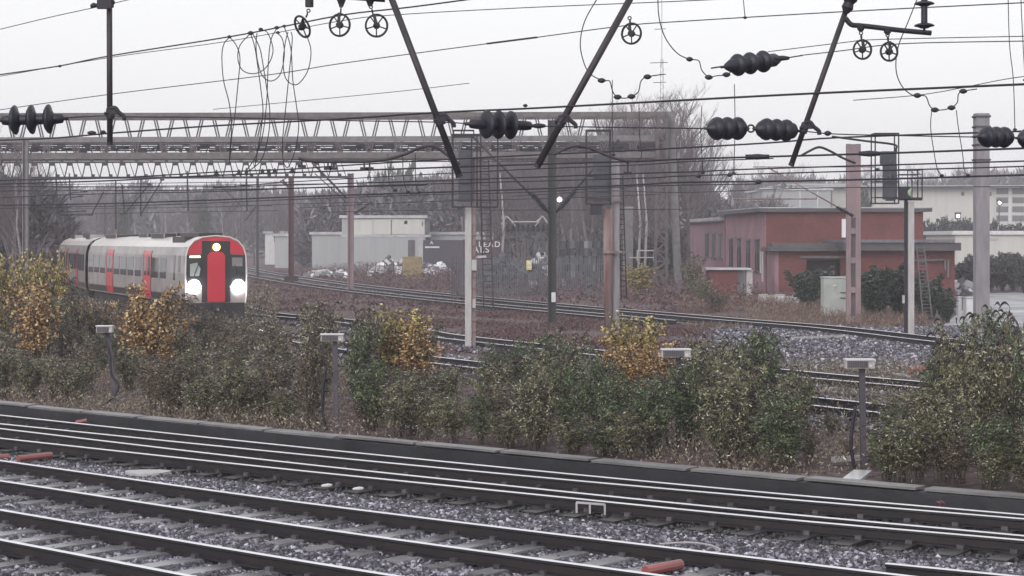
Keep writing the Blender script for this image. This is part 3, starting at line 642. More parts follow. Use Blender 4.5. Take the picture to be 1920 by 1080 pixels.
cantilever('reddish strut rising left from the pinkish concrete mast', (1600,405), (1440,314), 80.5, 2.6, ((1600,405),(1568,388),4.5), m='rusty', extra=(((1375,373),(1532,373),3),((1530,373),(1534,366),2),((1386,373),(1388,381),2),((1388,380),(1430,377),1.6),((1412,313),(1640,313),2.2)))
cantilever('arm with a small insulator low on the pinkish steel mast', (663,400), (697,380), 150, 2.5, ((665,400),(686,387),3.2), extra=(((590,325),(656,385),2.2),))
cantilever('small upper bracket on the maroon mast', (542,352), (526,340), 168, 2.4, ((540,348),(530,338),3), extra=(((524,341),(542,331),2),))
cantilever('slanting arm on the slim grey mast by the train', (452,386), (418,352), 190, 2, None, extra=(((400,352),(452,352),2.6),))
cantilever('slanting arm on the slim dark mast behind the train', (483,384), (460,414), 180, 2, ((481,386),(470,400),2.4), extra=(((435,384),(510,386),2),))

# lattice portal gantry ----------------------------------------------
def gantry(label, x0, x1, rows, Z, depth, pitch, lac, chord, m, group='lattice gantries', slope=0):
    t = thing('lattice_gantry', label, 'gantry', V(x1,rows[-1],Z), group)
    for dz in ((0, depth) if depth else (0,)):
        for i, y in enumerate(rows):
            mb = MB(); a = Vector((XP(x0,Z),Z+dz,ZP(y+slope,Z))); b = Vector((XP(x1,Z),Z+dz,ZP(y,Z)))
            mb.bar(a, b, chord[i]*Z/F, chord[i]*Z/F*.6); obj('chord', mb, 'chord' if depth else m, t)
    for dz in (0,):
        mb = MB(); x = x0; k = 0
        while x < x1-pitch*.5:
            f = (x-x0)/(x1-x0); s0 = slope*(1-f)
            yt, yb = rows[0]+s0, rows[-1]+s0; g = pitch*(.13 if depth else .1); r = pitch*(.46 if depth else .3)
            dbl = ((0,0),(4.5,1.5)) if depth else ((0,0),)
            for a, b in [((x-g-o,yt),(x-r-o,yb)) for o, _ in dbl]+[((x+g+o,yt),(x+r+o,yb)) for o, _ in dbl]:
                mb.bar(V(a[0],a[1],Z)+Vector((0,dz,0)), V(b[0],b[1],Z)+Vector((0,dz,0)), lac*Z/F, lac*Z/F*.7)
            mb.bar(V(x+r+pitch*.1,yt,Z)+Vector((0,dz,0)), V(x+pitch-r-pitch*.0,yb,Z)+Vector((0,dz,0)), lac*.6*Z/F) if not depth else None
            mb.box(V(x,yt+3,Z)+Vector((0,dz-.05,0)), (pitch*.34*Z/F,.06,7*Z/F)); mb.box(V(x+pitch*.5 if depth else x+r*1.1,yb-3,Z)+Vector((0,dz-.05,0)), (pitch*.2*Z/F,.06,7*Z/F))
            x += pitch; k += 1
        obj('lacing', mb, 'brownsteel' if depth else m, t)
    if depth:
        mb = MB(); x = x0
        while x < x1:
            for y in (rows[0], rows[-1]):
                mb.bar(V(x,y,Z), V(x,y,Z)+Vector((0,depth,0)), lac*Z/F); mb.bar(V(x,y,Z), V(x+pitch,y,Z)+Vector((0,depth,0)), lac*.8*Z/F)
            x += pitch
        obj('bracing', mb, m, t)
    return t
g = gantry('big grey lattice girder gantry spanning the tracks above the train', -160, 1262, (214,290), 135, 3.0, 55, 2.6, (9,12), 'galv', slope=3)
mb = MB(); mb.bar(V(-160,263,135), V(1250,259,135), 10*135/F, .25); obj('cable_trough', mb, 'galv', g)
mb = MB(); 
for y in (268,271.5,275,279,283): mb.tube([V(-160,y,136.5), V(400,y-1,136.5), V(900,y,136.5), V(1240,y,136.5)], .055, 5)
for k in range(150): mb.box(V(-130+k*9.2+R.uniform(-3,3), 279+R.uniform(-4,4), 136.3), (R.uniform(.2,.9),.2,R.uniform(.12,.34)))
obj('walkway_gear', mb, 'dark', g)
mb = MB(); x = -150
while x < 1240:
    for a, b in ((0,14),(14,28)): mb.bar(V(x+a,303 if a else 292,137), V(x+b,292 if a else 303,137), .06)
    x += 28
mb.bar(V(-160,304,137), V(1240,302,137), .09); obj('under_lacing', mb, 'brownsteel', g)
Z = 135
mb = MB(); mb.span((XP(1250,Z),Z-.25,2),(XP(1263,Z),Z+.25,ZP(211,Z))); 
mb = MB(); mb.bar((XP(1257,Z),Z,ZP(210,Z)), (XP(1272,Z),Z,GZ), 14*Z/F, .5); obj('leg', mb, 'galv', g)
def lattice_leg(xa, xb, yt, yb, Z, m, parent, wpx):
    mb = MB(); za = ZP(yt,Z); zb = ZP(yb,Z); hw = wpx/2*Z/F
    for sx in (-1,1):
        for dy in (0,.5): mb.bar((XP(xa,Z)+sx*hw,Z+dy,za),(XP(xb,Z)+sx*hw*1.25,Z+dy,zb), .2)
    n = 18
    for k in range(n):
        f0, f1 = k/n, (k+1)/n; s = 1 if k%2 else -1
        c = lambda f, sx: (XP(xa+(xb-xa)*f,Z)+sx*hw*(1+.25*f), Z-.02, za+(zb-za)*f)
        mb.bar(c(f0,s), c(f1,-s), .13); mb.bar(c(f1,-1), c(f1,1), .11)
        a = c(f0,s); mb.bar((a[0],Z,a[2]), (c(f1,s)[0],Z+.5,c(f1,s)[2]), .06)
    obj('leg', mb, m, parent)
lattice_leg(1242, 1239, 214, 545, 134, 'brownsteel', g, 17)
lattice_leg(1279, 1283, 300, 545, 136, 'brownsteel', g, 17)
gantry('thin dark lattice girder hanging below the big gantry on the left half', -100, 652, (303,332), 132, 0, 33, 2.0, (3.2,4.2), 'dark', slope=2)
gantry('second distant lattice girder seen between the chords of the big gantry', -120, 1235, (268,296), 170, 0, 47, 2.2, (4.5,4), 'galvd', slope=1)
G3 = 'drop posts under the thin lattice girder'
DP = [((105,325),(108,400),(120,402),'bracketed drop post at the far left with two level arms',((110,398,158,396),(112,403,170,403))),
 ((130,325),(132,372),(133,375),'short thick drop post beside the far left bracketed one',((132,362,160,359),(134,370,152,368))),
 ((217,337),(217,428),(217,430),'long drop post over the rear coach',()),
 ((229,346),(233,395),(234,402),'crooked drop post beside the long one over the coach',((225,402,236,400),)),
 ((264,337),(264,402),(264,405),'drop post with a slanting arm over the front coach',((264,402,304,337),(236,398,280,346))),
 ((351,320),(353,394),(353,396),'drop post above the roof pods of the front coach',()),
 ((462,315),(463,394),(463,396),'drop post right of the train hanging from the girder',()),
 ((172,402),(194,360),(194,360),'slanting brace above the rear coach',())]
for a, b, c, lab, ex in DP:
    mb = MB(); Z = 131; mb.tube([V(*a,Z), V(*b,Z), V(*c,Z)], .05, 6)
    for e in ex: mb.tube([V(e[0],e[1],Z), V(e[2],e[3],Z)], .045, 6); mb.box(V(e[2],e[3],Z),(.3,.1,.12))
    tag(obj('drop_post', mb, 'dark', None, V(*a,Z)), lab, 'drop post', G3)

# antenna mast far behind
t = thing('antenna_mast', 'very thin faint radio mast with cross pieces rising behind the gantry leg', 'radio mast', GP(1241,505)); Z = t.location.y
mb = MB()
for dx in (-.35,.35): mb.bar((XP(1241,Z)+dx,Z,GZ),(XP(1241,Z)+dx*.4,Z,ZP(110,Z)), .05)
for k in range(60):
    z0 = 12+k*.55; 
    if z0 > ZP(120,Z): break
    s = 1 if k%2 else -1; mb.bar((XP(1241,Z)+s*.28,Z,z0),(XP(1241,Z)-s*.28,Z,z0+.55), .035)
obj('lattice', mb, 'galvd', t)
mb = MB(); mb.bar((XP(1241,Z),Z,ZP(125,Z)),(XP(1241,Z),Z,ZP(-20,Z)), .06)
for y, a in ((55,-14),(118,-22),(155,-16),(140,8),(184,-9)): mb.bar(V(1241+a,y,Z), V(1241+abs(a)*.5,y-1,Z), .09)
obj('aerial', mb, 'galvd', t)

# ------------------------------------------------------------------ colour-light signals with cages
def frame(mb, x0, x1, y0, y1, Z, w=2.4, dep=.55, cols=(), rows=()):
    r = w*Z/F
    for dy in (0, dep):
        for a, b in (((x0,y0),(x1,y0)),((x1,y0),(x1,y1)),((x1,y1),(x0,y1)),((x0,y1),(x0,y0))):
            mb.bar(V(*a,Z)+Vector((0,dy,0)), V(*b,Z)+Vector((0,dy,0)), r)
        for x in cols: mb.bar(V(x,y0,Z)+Vector((0,dy,0)), V(x,y1,Z)+Vector((0,dy,0)), r*.8)
        for y in rows: mb.bar(V(x0,y,Z)+Vector((0,dy,0)), V(x1,y,Z)+Vector((0,dy,0)), r*.8)
    for a in ((x0,y0),(x1,y0),(x0,y1),(x1,y1)): mb.bar(V(*a,Z), V(*a,Z)+Vector((0,dep,0)), r)
def ladder(name, label, a, b, w, Z, n, m='galvd', parent=None, wb=None):
    mb = MB(); p = V(*a,Z); q = V(*b,Z); hw = w/2*Z/F; hb = (wb or w)/2*Z/F
    for s in (-1,1): mb.bar(p+Vector((s*hw,0,0)), q+Vector((s*hb,0,0)), .05)
    for k in range(n):
        f = (k+.5)/n; c = p+(q-p)*f; h = hw+(hb-hw)*f; mb.tube([c-Vector((h,0,0)), c+Vector((h,0,0))], .016, 5)
    o = obj(name, mb, m, parent, None if parent else p) if parent else obj(name, mb, m, None, p)
    if label: tag(o, label, 'ladder')
    return o
# left signal
Z = 66; t = thing('railway_signal', 'caged signal on a pale and dark post, left of centre', 'railway signal', Vector((XP(880,Z),Z,GZ)), 'railway signals')
mb = MB(); mb.span((XP(872,Z),Z-.12,GZ-.2),(XP(884,Z),Z+.1,ZP(388,Z))); obj('post', mb, 'pale', t)
mb = MB(); mb.span((XP(884.5,Z),Z-.05,GZ-.2),(XP(892,Z),Z+.1,ZP(300,Z)), 0)
for y in range(400,640,20): mb.box(V(889,y,Z-.08),(9*Z/F,.05,.04))
obj('cable_duct', mb, 'rusty', t)
mb = MB(); mb.span((XP(860,Z),Z-.2,ZP(378,Z)),(XP(886,Z),Z+.12,ZP(282,Z))); mb.span((XP(862,Z),Z-.26,ZP(310,Z)),(XP(880,Z),Z-.2,ZP(288,Z))); mb.span((XP(864,Z),Z-.26,ZP(345,Z)),(XP(882,Z),Z-.2,ZP(322,Z))); mb.span((XP(858,Z),Z-.3,ZP(406,Z)),(XP(869,Z),Z,ZP(388,Z))); obj('signal_head', mb, 'sig', t)
mb = MB(); frame(mb, 848, 933, 252, 388, Z-.35, 2.6, .8, (884,894,901), (375,)); frame(mb, 850, 888, 244, 256, Z-.35, 1.8, .5); obj('cage', mb, 'dark', t)
mb = MB(); mb.box(V(889,497,Z-.12),(9*Z/F,.16,20*Z/F)); mb.box(V(889,569,Z-.12),(6*Z/F,.12,16*Z/F)); mb.bar(V(886,482,Z),V(912,481,Z),.08); obj('small_case', mb, 'pale', t)
ladder('ladder', None, (908,300), (916,575), 16, Z+1.2, 26, 'galvd', t, 18)
# middle signal
Z = 80; t = thing('railway_signal', 'caged signal on a rust-streaked post, right of the dark green mast', 'railway signal', Vector((XP(1141,Z),Z,GZ)), 'railway signals')
mb = MB(); mb.lathe((XP(1141,Z),Z,GZ-.2),(XP(1140,Z),Z,ZP(392,Z)),[(0,.17),(.5,.2),(1,.21)],14); obj('post', mb, 'rusty', t, smooth=True)
mb = MB(); mb.span((XP(1146,Z),Z+.1,GZ),(XP(1162,Z),Z+.5,ZP(300,Z))); obj('rear_post', mb, 'conc', t)
mb = MB(); mb.span((XP(1112,Z),Z-.2,ZP(378,Z)),(XP(1142,Z),Z+.12,ZP(290,Z))); mb.span((XP(1116,Z),Z-.27,ZP(318,Z)),(XP(1136,Z),Z-.2,ZP(297,Z))); mb.span((XP(1118,Z),Z-.27,ZP(360,Z)),(XP(1138,Z),Z-.2,ZP(338,Z))); obj('signal_head', mb, 'sig', t)
mb = MB(); frame(mb, 1100, 1145, 244, 382, Z-.35, 2.4, .8, (), (330,372)); obj('cage', mb, 'dark', t)
mb = MB(); mb.span((XP(1106,Z),Z-.35,ZP(403,Z)),(XP(1128,Z),Z,ZP(384,Z))); obj('case', mb, 'dark', t)
mb = MB(); mb.span((XP(1102,Z),Z-.45,ZP(383,Z)),(XP(1130,Z),Z+.05,ZP(380,Z))); obj('case_roof', mb, 'maroon', t)
mb = MB(); mb.bar(V(1128,385,Z),V(1163,374,Z),.1); mb.bar(V(1130,473,Z-.2),V(1173,472,Z-.2),.08); mb.box(V(1141,473,Z-.05),(22*Z/F,.5,.1)); obj('bracket', mb, 'rusty', t)
ladder('ladder', None, (1163,330), (1170,560), 9, Z+1.5, 24, 'dark', t, 10)
# right signal
Z = 73.5; t = thing('railway_signal', 'tall caged railway signal on a slim pale post at the corner of the brick building', 'railway signal', Vector((XP(1705,Z),Z,GZ)), 'railway signals')
mb = MB(); mb.span((XP(1702,Z),Z-.12,GZ-.2),(XP(1713,Z),Z+.1,ZP(378,Z))); obj('post', mb, 'pale', t)
mb = MB(); mb.span((XP(1697,Z),Z-.02,GZ-.2),(XP(1701.6,Z),Z+.2,ZP(374,Z))); obj('cable_duct', mb, 'dark', t)
mb = MB(); mb.span((XP(1656,Z),Z-.2,ZP(374,Z)),(XP(1680,Z),Z+.14,ZP(310,Z))); mb.span((XP(1651,Z),Z-.22,ZP(311,Z)),(XP(1679,Z),Z+.16,ZP(284,Z)))
mb.lathe(V(1669,304,Z-.3),V(1669,304,Z-.2),[(0,.07),(1,.1)],14); mb.lathe(V(1669,330,Z-.28),V(1669,330,Z-.18),[(0,.07),(1,.1)],14); mb.span((XP(1659,Z),Z-.24,ZP(377,Z)),(XP(1677,Z),Z-.1,ZP(372,Z))); obj('signal_head', mb, 'sig', t)
mb = MB(); mb.span((XP(1685,Z),Z-.3,ZP(371,Z)),(XP(1704,Z),Z+.1,ZP(351,Z))); obj('side_lamp', mb, 'dark', t)
mb = MB(); mb.lathe(V(1704,361,Z-.15),V(1709,361,Z-.2),[(0,.17),(.6,.2),(1,.16)],16); obj('lamp_lens', mb, 'lens', t)
mb = MB(); frame(mb, 1641, 1685, 250, 381, Z-.35, 2.2, .8, (), (340,370)); frame(mb, 1685, 1729, 318, 372, Z-.35, 2.0, .8, (1710,), (327,)); mb.bar(V(1685,373,Z),V(1729,373,Z),.12); obj('cage', mb, 'dark', t)
mb = MB(); mb.box(V(1694,561,Z-.1),(4*Z/F,.1,15*Z/F)); obj('small_case', mb, 'pale', t)
ladder('ladder', 'thin aluminium ladder rising past the right signal against the dark shrub', (1726,462), (1739,594), 14, 84, 20, 'galv', None, 17)

# ------------------------------------------------------------------ train
def coach_frame(o, d):
    lat = Vector((d.y, -d.x, 0))                        # to the viewer's right of the train, seen from the front
    return lambda s, x, z: o+d*s+lat*x+Vector((0,0,z))
HALF = [(1.30,.95),(1.36,1.35),(1.36,2.2),(1.33,2.95),(1.22,3.30),(.98,3.56),(.6,3.72),(0,3.78)]
SEC = [(-x,z) for x,z in HALF]+[(x,z) for x,z in HALF[::-1][1:]]
def loftsec(mb, P, s0, s1, sec, i0, i1, mi=0, sec2=None):
    sec2 = sec2 or sec
    vs = [P(s0,x,z) for x,z in sec[i0:i1+1]]+[P(s1,x,z) for x,z in sec2[i0:i1+1]]; n = i1-i0+1
    mb.add(vs, [(k,k+1,n+k+1,n+k) for k in range(n-1)], mi)
t = thing('train', 'red and grey passenger train with blazing headlights approaching on the left', 'train', FC)
P = coach_frame(FC, dT); n = len(SEC)
def pbox(P, s0, s1, x0, x1, z0, z1, mb=None):
    mb = mb or MB(); vs = [P(s,x,z) for s in (s0,s1) for x in (x0,x1) for z in (z0,z1)]
    return mb.add(vs, [(0,1,3,2),(4,6,7,5),(0,4,5,1),(2,3,7,6),(0,2,6,4),(1,5,7,3)])
def side_x(z):
    for (a, za), (b, zb) in zip(HALF, HALF[1:]):
        if za <= z <= zb: return a+(b-a)*(z-za)/(zb-za)
    return 1.36
def panel(P, s0, s1, z0, z1, out=.006, sd=-1, mb=None):     # a skin that follows the body side
    mb = mb or MB(); zs = sorted({z0, z1}|{z for _, z in HALF if z0 < z < z1})
    a = [P(s0, sd*(side_x(z)+out), z) for z in zs]; b = [P(s1, sd*(side_x(z)+out), z) for z in zs]
    c = [P(s0, sd*(side_x(z)-.05), z) for z in zs]; e = [P(s1, sd*(side_x(z)-.05), z) for z in zs]; m = len(zs)
    mb.add(a+b+c+e, [(k,k+1,m+k+1,m+k) for k in range(m-1)]+[(0,m,3*m,2*m),(m-1,2*m-1,4*m-1,3*m-1)]+[(k,k+1,2*m+k+1,2*m+k) for k in range(m-1)]+[(m+k,m+k+1,3*m+k+1,3*m+k) for k in range(m-1)])
    return mb
def coach(P, L, name, wins, doors, cab, frontcap=0.0):
    mb = MB(); loftsec(mb, P, frontcap, L, SEC, 0, 4); loftsec(mb, P, frontcap, L, SEC, n-5, n-1)
    mb.add([P(L,x,z) for x,z in SEC], [tuple(range(n))]); mb.add([P(frontcap,-1.3,.95),P(frontcap,1.3,.95),P(L,1.3,.95),P(L,-1.3,.95)], [(0,1,2,3)])
    body = obj(name, mb, 'tgrey', t)
    mb = MB(); loftsec(mb, P, frontcap, L, SEC, 4, n-5); obj('roof', mb, 'troof', t)
    mb = pbox(P, frontcap+1.0, L-.4, -1.1, 1.1, .25, .94)
    for s in (3.2, 5.7, L-5.7, L-3.2):
        for x in (-.76,.76): mb.lathe(P(s,x-.06,.42), P(s,x+.06,.42), [(0,.42),(1,.42)], 16)
    obj('underframe', mb, 'under', t)
    for sd in (-1, 1):
        for a, b in wins: obj('window', panel(P, a, b, 1.93, 2.82, .010, sd), 'glassd', t)
        for a, b in doors:
            d = obj('door', panel(P, a, b, 1.0, 3.12, .012, sd), 'red', t)
            for u, v in ((.14,.42),(.58,.86)): obj('door_glass', panel(P, a+(b-a)*u, a+(b-a)*v, 2.0, 2.85, .018, sd), 'glassd', d)
            obj('door_edge', panel(P, a-.05, a, 1.0, 3.12, .02, sd), 'tblack', d); obj('door_edge', panel(P, b, b+.05, 1.0, 3.12, .02, sd), 'tblack', d)
        mb = panel(P, frontcap+.3, L-.2, 1.02, 1.30, .008, sd); 
        obj('sole_bar', mb, 'tblack', t)
def S(px): k = (960-px)/F; return (78*k-13.65)/(.3827-.924*k)
wins = [(S(314),S(303)),(S(299),S(287)),(S(267),S(256)),(S(253),S(243)),(S(240),S(229)),(S(226.5),S(217)),(S(200),S(191)),(S(189),S(180)),(S(178),S(169.5))]
doors = [(S(286),S(272)),(S(215),S(203))]
coach(P, 23.0, 'front_coach', wins, doors, True, .55)
for x0, x1, s0, s1, h in ((-.75,-.15,6.8,9.6,.13),(.0,.7,5.4,9.5,.16),(-.55,.1,11.5,13.5,.12),(.15,.8,12,16,.15),(-.7,.5,18.6,21.5,.12)):
    mb = pbox(P, s0, s1, x0, x1, 3.6, 3.78+h); obj('roof_pod', mb, 'tgrey', t)
    mb = pbox(P, s0+.12, s1-.12, x0+.06, x1-.06, 3.78+h-.01, 3.78+h+.012); pbox(P, s0-.012, s0+.01, x0+.05, x1-.05, 3.66, 3.76+h, mb); pbox(P, s0+.1, s1-.1, x0-.012, x0+.01, 3.68, 3.76+h, mb); obj('roof_grille', mb, 'tblack', t)
mb = MB(); pbox(P, 1.2, 3.6, -1.05, -.55, 3.45, 3.74, mb); obj('roof_pod', mb, 'tblack', t)
mb = MB(); pbox(P, .9, 4.4, -.5, .5, 3.7, 3.9, mb); obj('roof_pod', mb, 'tblack', t)
# cab door and edge of cab on the side
obj('cab_door_window', panel(P, S(331), S(328), 1.9, 2.95, .012), 'glassd', t)
obj('cab_side_window', panel(P, .75, 1.15, 2.25, 2.95, .012), 'glassd', t)
obj('cab_side_window', panel(P, .75, 1.15, 2.25, 2.95, .012, 1), 'glassd', t)
# cab front: slightly raked nose
fs = [(x*.97, z) for x, z in SEC]
mb = MB(); loftsec(mb, P, .0, .55, fs, 0, 4, 0, SEC); loftsec(mb, P, 0, .55, fs, n-5, n-1, 0, SEC); mb.add([P(0,x,z) for x,z in fs], [tuple(range(n))[::-1]])
mb.add([P(0,-1.26,.95),P(0,1.26,.95),P(.55,1.3,.95),P(.55,-1.3,.95)], [(0,3,2,1)]); obj('cab', mb, 'tgrey', t)
mb = MB(); loftsec(mb, P, -.012, .75, [(x*1.01,z+.012) for x,z in fs], 4, n-5, 0, [(x*1.012,z+.015) for x,z in SEC]); obj('cab_roof', mb, 'troof', t)
def fpoly(pts, s=-.012, d=.03):
    mb = MB(); k = len(pts); mb.add([P(s,x,z) for x,z in pts]+[P(s+d,x,z) for x,z in pts], [tuple(range(k))[::-1], tuple(range(k,2*k))]+[(i,(i+1)%k,k+(i+1)%k,k+i) for i in range(k)]); return mb
hood = [(-1.26,2.98),(-1.17,3.24),(-.93,3.5),(-.57,3.66),(0,3.72),(.57,3.66),(.93,3.5),(1.17,3.24),(1.26,2.98),(.6,3.02),(.6,3.57),(-.6,3.57),(-.6,3.02)]
obj('hood', fpoly(hood), 'red', t)
obj('gangway_surround', fpoly([(-.6,1.0),(.6,1.0),(.6,3.56),(-.6,3.56)], -.02, .03), 'tblack', t)
mb = fpoly([(-.37,1.02),(.37,1.02),(.37,2.95),(.25,3.1),(-.25,3.1),(-.37,2.95)], -.07, .06); obj('gangway_door', mb, 'red', t)
for sx in (-1, 1):
    w = obj('windscreen', fpoly([(sx*1.2,2.02),(sx*.64,2.02),(sx*.64,2.98),(sx*1.2,2.95)][::sx], -.022, .03), 'glassd', t)
    obj('windscreen_surround', fpoly([(sx*1.25,1.7),(sx*.605,1.7),(sx*.605,3.0),(sx*1.25,2.97)][::sx], -.014, .02), 'tblack', t)
    lf = fpoly([(sx*1.1,1.5),(sx*.72,1.5),(sx*.66,1.82),(sx*1.14,1.86)][::sx], -.04, .05); obj('headlight_housing', lf, 'tblack', t)
    mb = MB()
    mb.lathe(P(-.04,sx*.94,1.67), P(-.09,sx*.94,1.67), [(0,.22),(.6,.27),(1,.22)], 24)
    obj('headlight', mb, 'lampw', t)
    obj('corner_pillar', fpoly([(sx*1.31,1.0),(sx*1.255,1.0),(sx*1.255,2.98),(sx*1.31,2.95)][::sx], -.03, .5), 'tgrey', t)
obj('driver_blind', fpoly([(.68,2.5),(1.12,2.5),(1.12,2.86),(.68,2.86)], -.03, .01), 'tgrey', t)
obj('seat_glimpse', fpoly([(-1.1,2.1),(-.72,2.1),(-.66,2.4),(-.8,2.66),(-1.1,2.6)], -.03, .01), mat and 'cab', t)
obj('destination_display', fpoly([(-1.12,2.86),(-.66,2.86),(-.66,2.95),(-1.12,2.95)], -.034, .012), 'dest', t)
mb = MB(); mb.lathe(P(-.03,0,3.3), P(-.1,0,3.3), [(0,.12),(1,.15)], 20); obj('marker_light', mb, 'lampo', t)
mb = pbox(P, -.05, .5, -1.2, 1.2, .35, .98); pbox(P, -.45, 0, -.2, .2, .75, 1.0, mb); obj('coupler_apron', mb, 'tblack', t)
mb = MB(); mb.bar(P(-.03,-.95,2.05), P(-.045,-.75,2.6), .03); obj('wiper', mb, 'dark', t)
mb = MB(); mb.bar(P(-.03,.95,2.05), P(-.045,.8,2.55), .03); obj('wiper', mb, 'dark', t)
mb = MB(); mb.tube([P(-.03,x*.985,z) for x,z in fs], .032, 6); obj('front_rim', mb, 'troof', t)
# gangway and second coach
mb = pbox(P, 23.0, 23.9, -1.1, 1.1, 1.0, 3.5); obj('gangway', mb, 'tblack', t)
O2 = FC+dT*23.75; P2 = coach_frame(O2, dT2)
w2 = [(1.0,2.2),(2.6,3.7),(4.0,5.1),(7.2,8.4),(8.8,10),(10.4,11.6),(12,13.2),(16.2,17.4),(17.8,19),(19.4,20.6)]
coach(P2, 23.0, 'rear_coach', w2, [(5.4,6.8),(14,15.4)], False, 0)
for x0, x1, s0, s1, h in ((-.8,-.2,4,7,.13),(-.5,.4,9,13,.15),(-.7,.5,17,20,.13)):
    obj('roof_pod', pbox(P2, s0, s1, x0, x1, 3.6, 3.78+h), 'tgrey', t); mb = pbox(P2, s0+.1, s1-.1, x0+.05, x1-.05, 3.78+h-.01, 3.78+h+.012); pbox(P2, s0+.1, s1-.1, x0-.012, x0+.01, 3.68, 3.76+h, mb); obj('roof_grille', mb, 'tblack', t)

# ------------------------------------------------------------------ brick building
def W(px, Z): return XP(px, Z)
t = thing('brick_building', 'flat-roofed red brick railway building with dark roof edges right of centre', 'building', (W(1580,126),126,GZ))
A = (W(1435,126),126); B = (W(1731,126),126); C = (B[0]-.9,140); D = (W(1359,141),141)
zt = 5.5
def wall(name, a, b, z0, z1, m, th=.3):
    a = Vector((*a,0)); b = Vector((*b,0)); d = (b-a).normalized(); nn = Vector((-d.y,d.x,0))*th
    mb = MB(); mb.prism([(a.x,a.y),(b.x,b.y),(b.x+nn.x,b.y+nn.y),(a.x+nn.x,a.y+nn.y)], z0, z1); return obj(name, mb, m, t)
wall('front_wall', A, B, GZ, zt, 'brick'); wall('side_wall', (D[0],D[1]), (A[0],A[1]-.003), GZ, zt-.01, 'brickp', .3)
wall('end_wall', (B[0]-.01,B[1]+.31), C, GZ, zt-.01, 'brick', .3); wall('back_wall', C, D, GZ, zt-.02, 'brick', .3)
def roofslab(poly, z, th, ov, name='roof'):
    cx = sum(p[0] for p in poly)/len(poly); cy = sum(p[1] for p in poly)/len(poly)
    q = [(p[0]+(ov if p[0] > cx else -ov), p[1]+(ov if p[1] > cy else -ov)) for p in poly]
    k = .78 if name == 'roof' else .25; q2 = [(p[0]+(ov+.05 if p[0] > cx else -ov-.05), p[1]+(ov+.05 if p[1] > cy else -ov-.05)) for p in poly]
    mb = MB(); mb.prism(q, z, z+th*k, 0, 0); o = obj(name, mb, 'fascia', t)
    mb = MB(); mb.prism(q2, z+th*k+.003, z+th); obj('roof_edge', mb, 'roofw', o); return o
roofslab([A,B,C,D], zt+.003, .30, .5)
# low side wing, continuing the side wall backwards
E = (W(1287,160),160)
wall('wing_wall', E, (D[0]-.02,D[1]+.02), GZ, 5.0, 'brickp', .3); wall('wing_wall', (E[0]+8,E[1]), (E[0]+.31,E[1]+.01), GZ, 4.98, 'brick', .3)
roofslab([(D[0],D[1]+.6),(D[0]+6,D[1]+.6),(E[0]+8,E[1]),E], 5.003, .34, .35, 'wing_roof')
def slot_window(px, y0, y1, a, b, m='glassd', w=.62):
    a = Vector((*a,0)); b = Vector((*b,0)); k = (px-CX)/F
    d = b-a; u = (k*a.y-a.x)/(d.x-k*d.y); c = a+d*u; dn = d.normalized(); out = Vector((dn.y,-dn.x,0)); an = math.atan2(dn.y,dn.x)
    z0 = ZP(y1,c.y); z1 = ZP(y0,c.y); zc = (z0+z1)/2
    mb = MB(); mb.box(c+out*.004+Vector((0,0,zc)), (w,.03,z1-z0), an); o = obj('window', mb, m, t)
    mb = MB(); mb.box(c+out*.05+Vector((0,0,z0-.06)), (w+.2,.14,.1), an); obj('sill', mb, 'fascia', o); mb = MB(); mb.box(c+out*.03+Vector((0,0,z1+.07)), (w+.16,.08,.12), an); obj('lintel', mb, 'fascia', o)
    mb = MB(); mb.box(c+out*.03+Vector((0,0,zc)), (.06,.05,z1-z0), an); obj('glazing_bar', mb, 'fascia', o)
for px, y0, y1 in ((1371,449,500),(1386,449,502),(1403,452,503),(1420,451,508)): slot_window(px, y0, y1, D, A, w=1.5)
for px, y0, y1 in ((1326,438,480),(1339,439,482),(1351,440,483)): slot_window(px, y0, y1, E, D, w=1.9)
# front low block, left part
Z1 = 121.0
a = (W(1453,Z1),Z1); b = (W(1598,Z1),Z1)
def openwall(a, b, z0, z1, ox0, ox1, oz0, oz1, m, th=.3, name='annex_wall'):
    mb = MB(); y = a[1]
    mb.span((a[0],y,z0),(ox0,y+th,z1)); mb.span((ox1,y,z0),(b[0],y+th,z1)); mb.span((ox0,y,oz1),(ox1,y+th,z1)); mb.span((ox0,y,z0),(ox1,y+th,oz0)); obj(name, mb, m, t)
openwall(a, b, GZ, 2.86, W(1512,Z1), W(1576,Z1), .9, ZP(487,Z1), 'brick')
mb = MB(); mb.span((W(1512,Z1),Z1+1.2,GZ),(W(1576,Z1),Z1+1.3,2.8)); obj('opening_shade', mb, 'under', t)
mb = MB(); mb.span((W(1527,Z1),Z1+.05,1.35),(W(1565,Z1),Z1+.4,1.6)); obj('opening_ledge', mb, 'galv', t)
wall('annex_side', (W(1437,126),125.9), (a[0]-.01,Z1), GZ, 2.84, 'brickp', .25)
mb = MB(); mb.prism([(a[0]-.5,Z1-.7),(b[0]+.1,Z1-.7),(b[0]+.1,125.98),(W(1437,126)-.3,125.98)], 2.88, 3.12, 0, 1); obj('annex_roof', mb, ['fascia','fascia'], t)
mb = MB(); mb.prism([(a[0]-.2,Z1-.1),(b[0]+.05,Z1-.1),(b[0]+.05,125.97),(W(1440,126),125.97)], 3.125, 3.4, 0, 0); obj('roof_upstand', mb, 'fascia', t)
mb = MB(); mb.span((W(1500,Z1),Z1-.16,ZP(484,Z1)),(W(1596,Z1),Z1-.01,ZP(480,Z1))); obj('lintel', mb, 'galv', t)
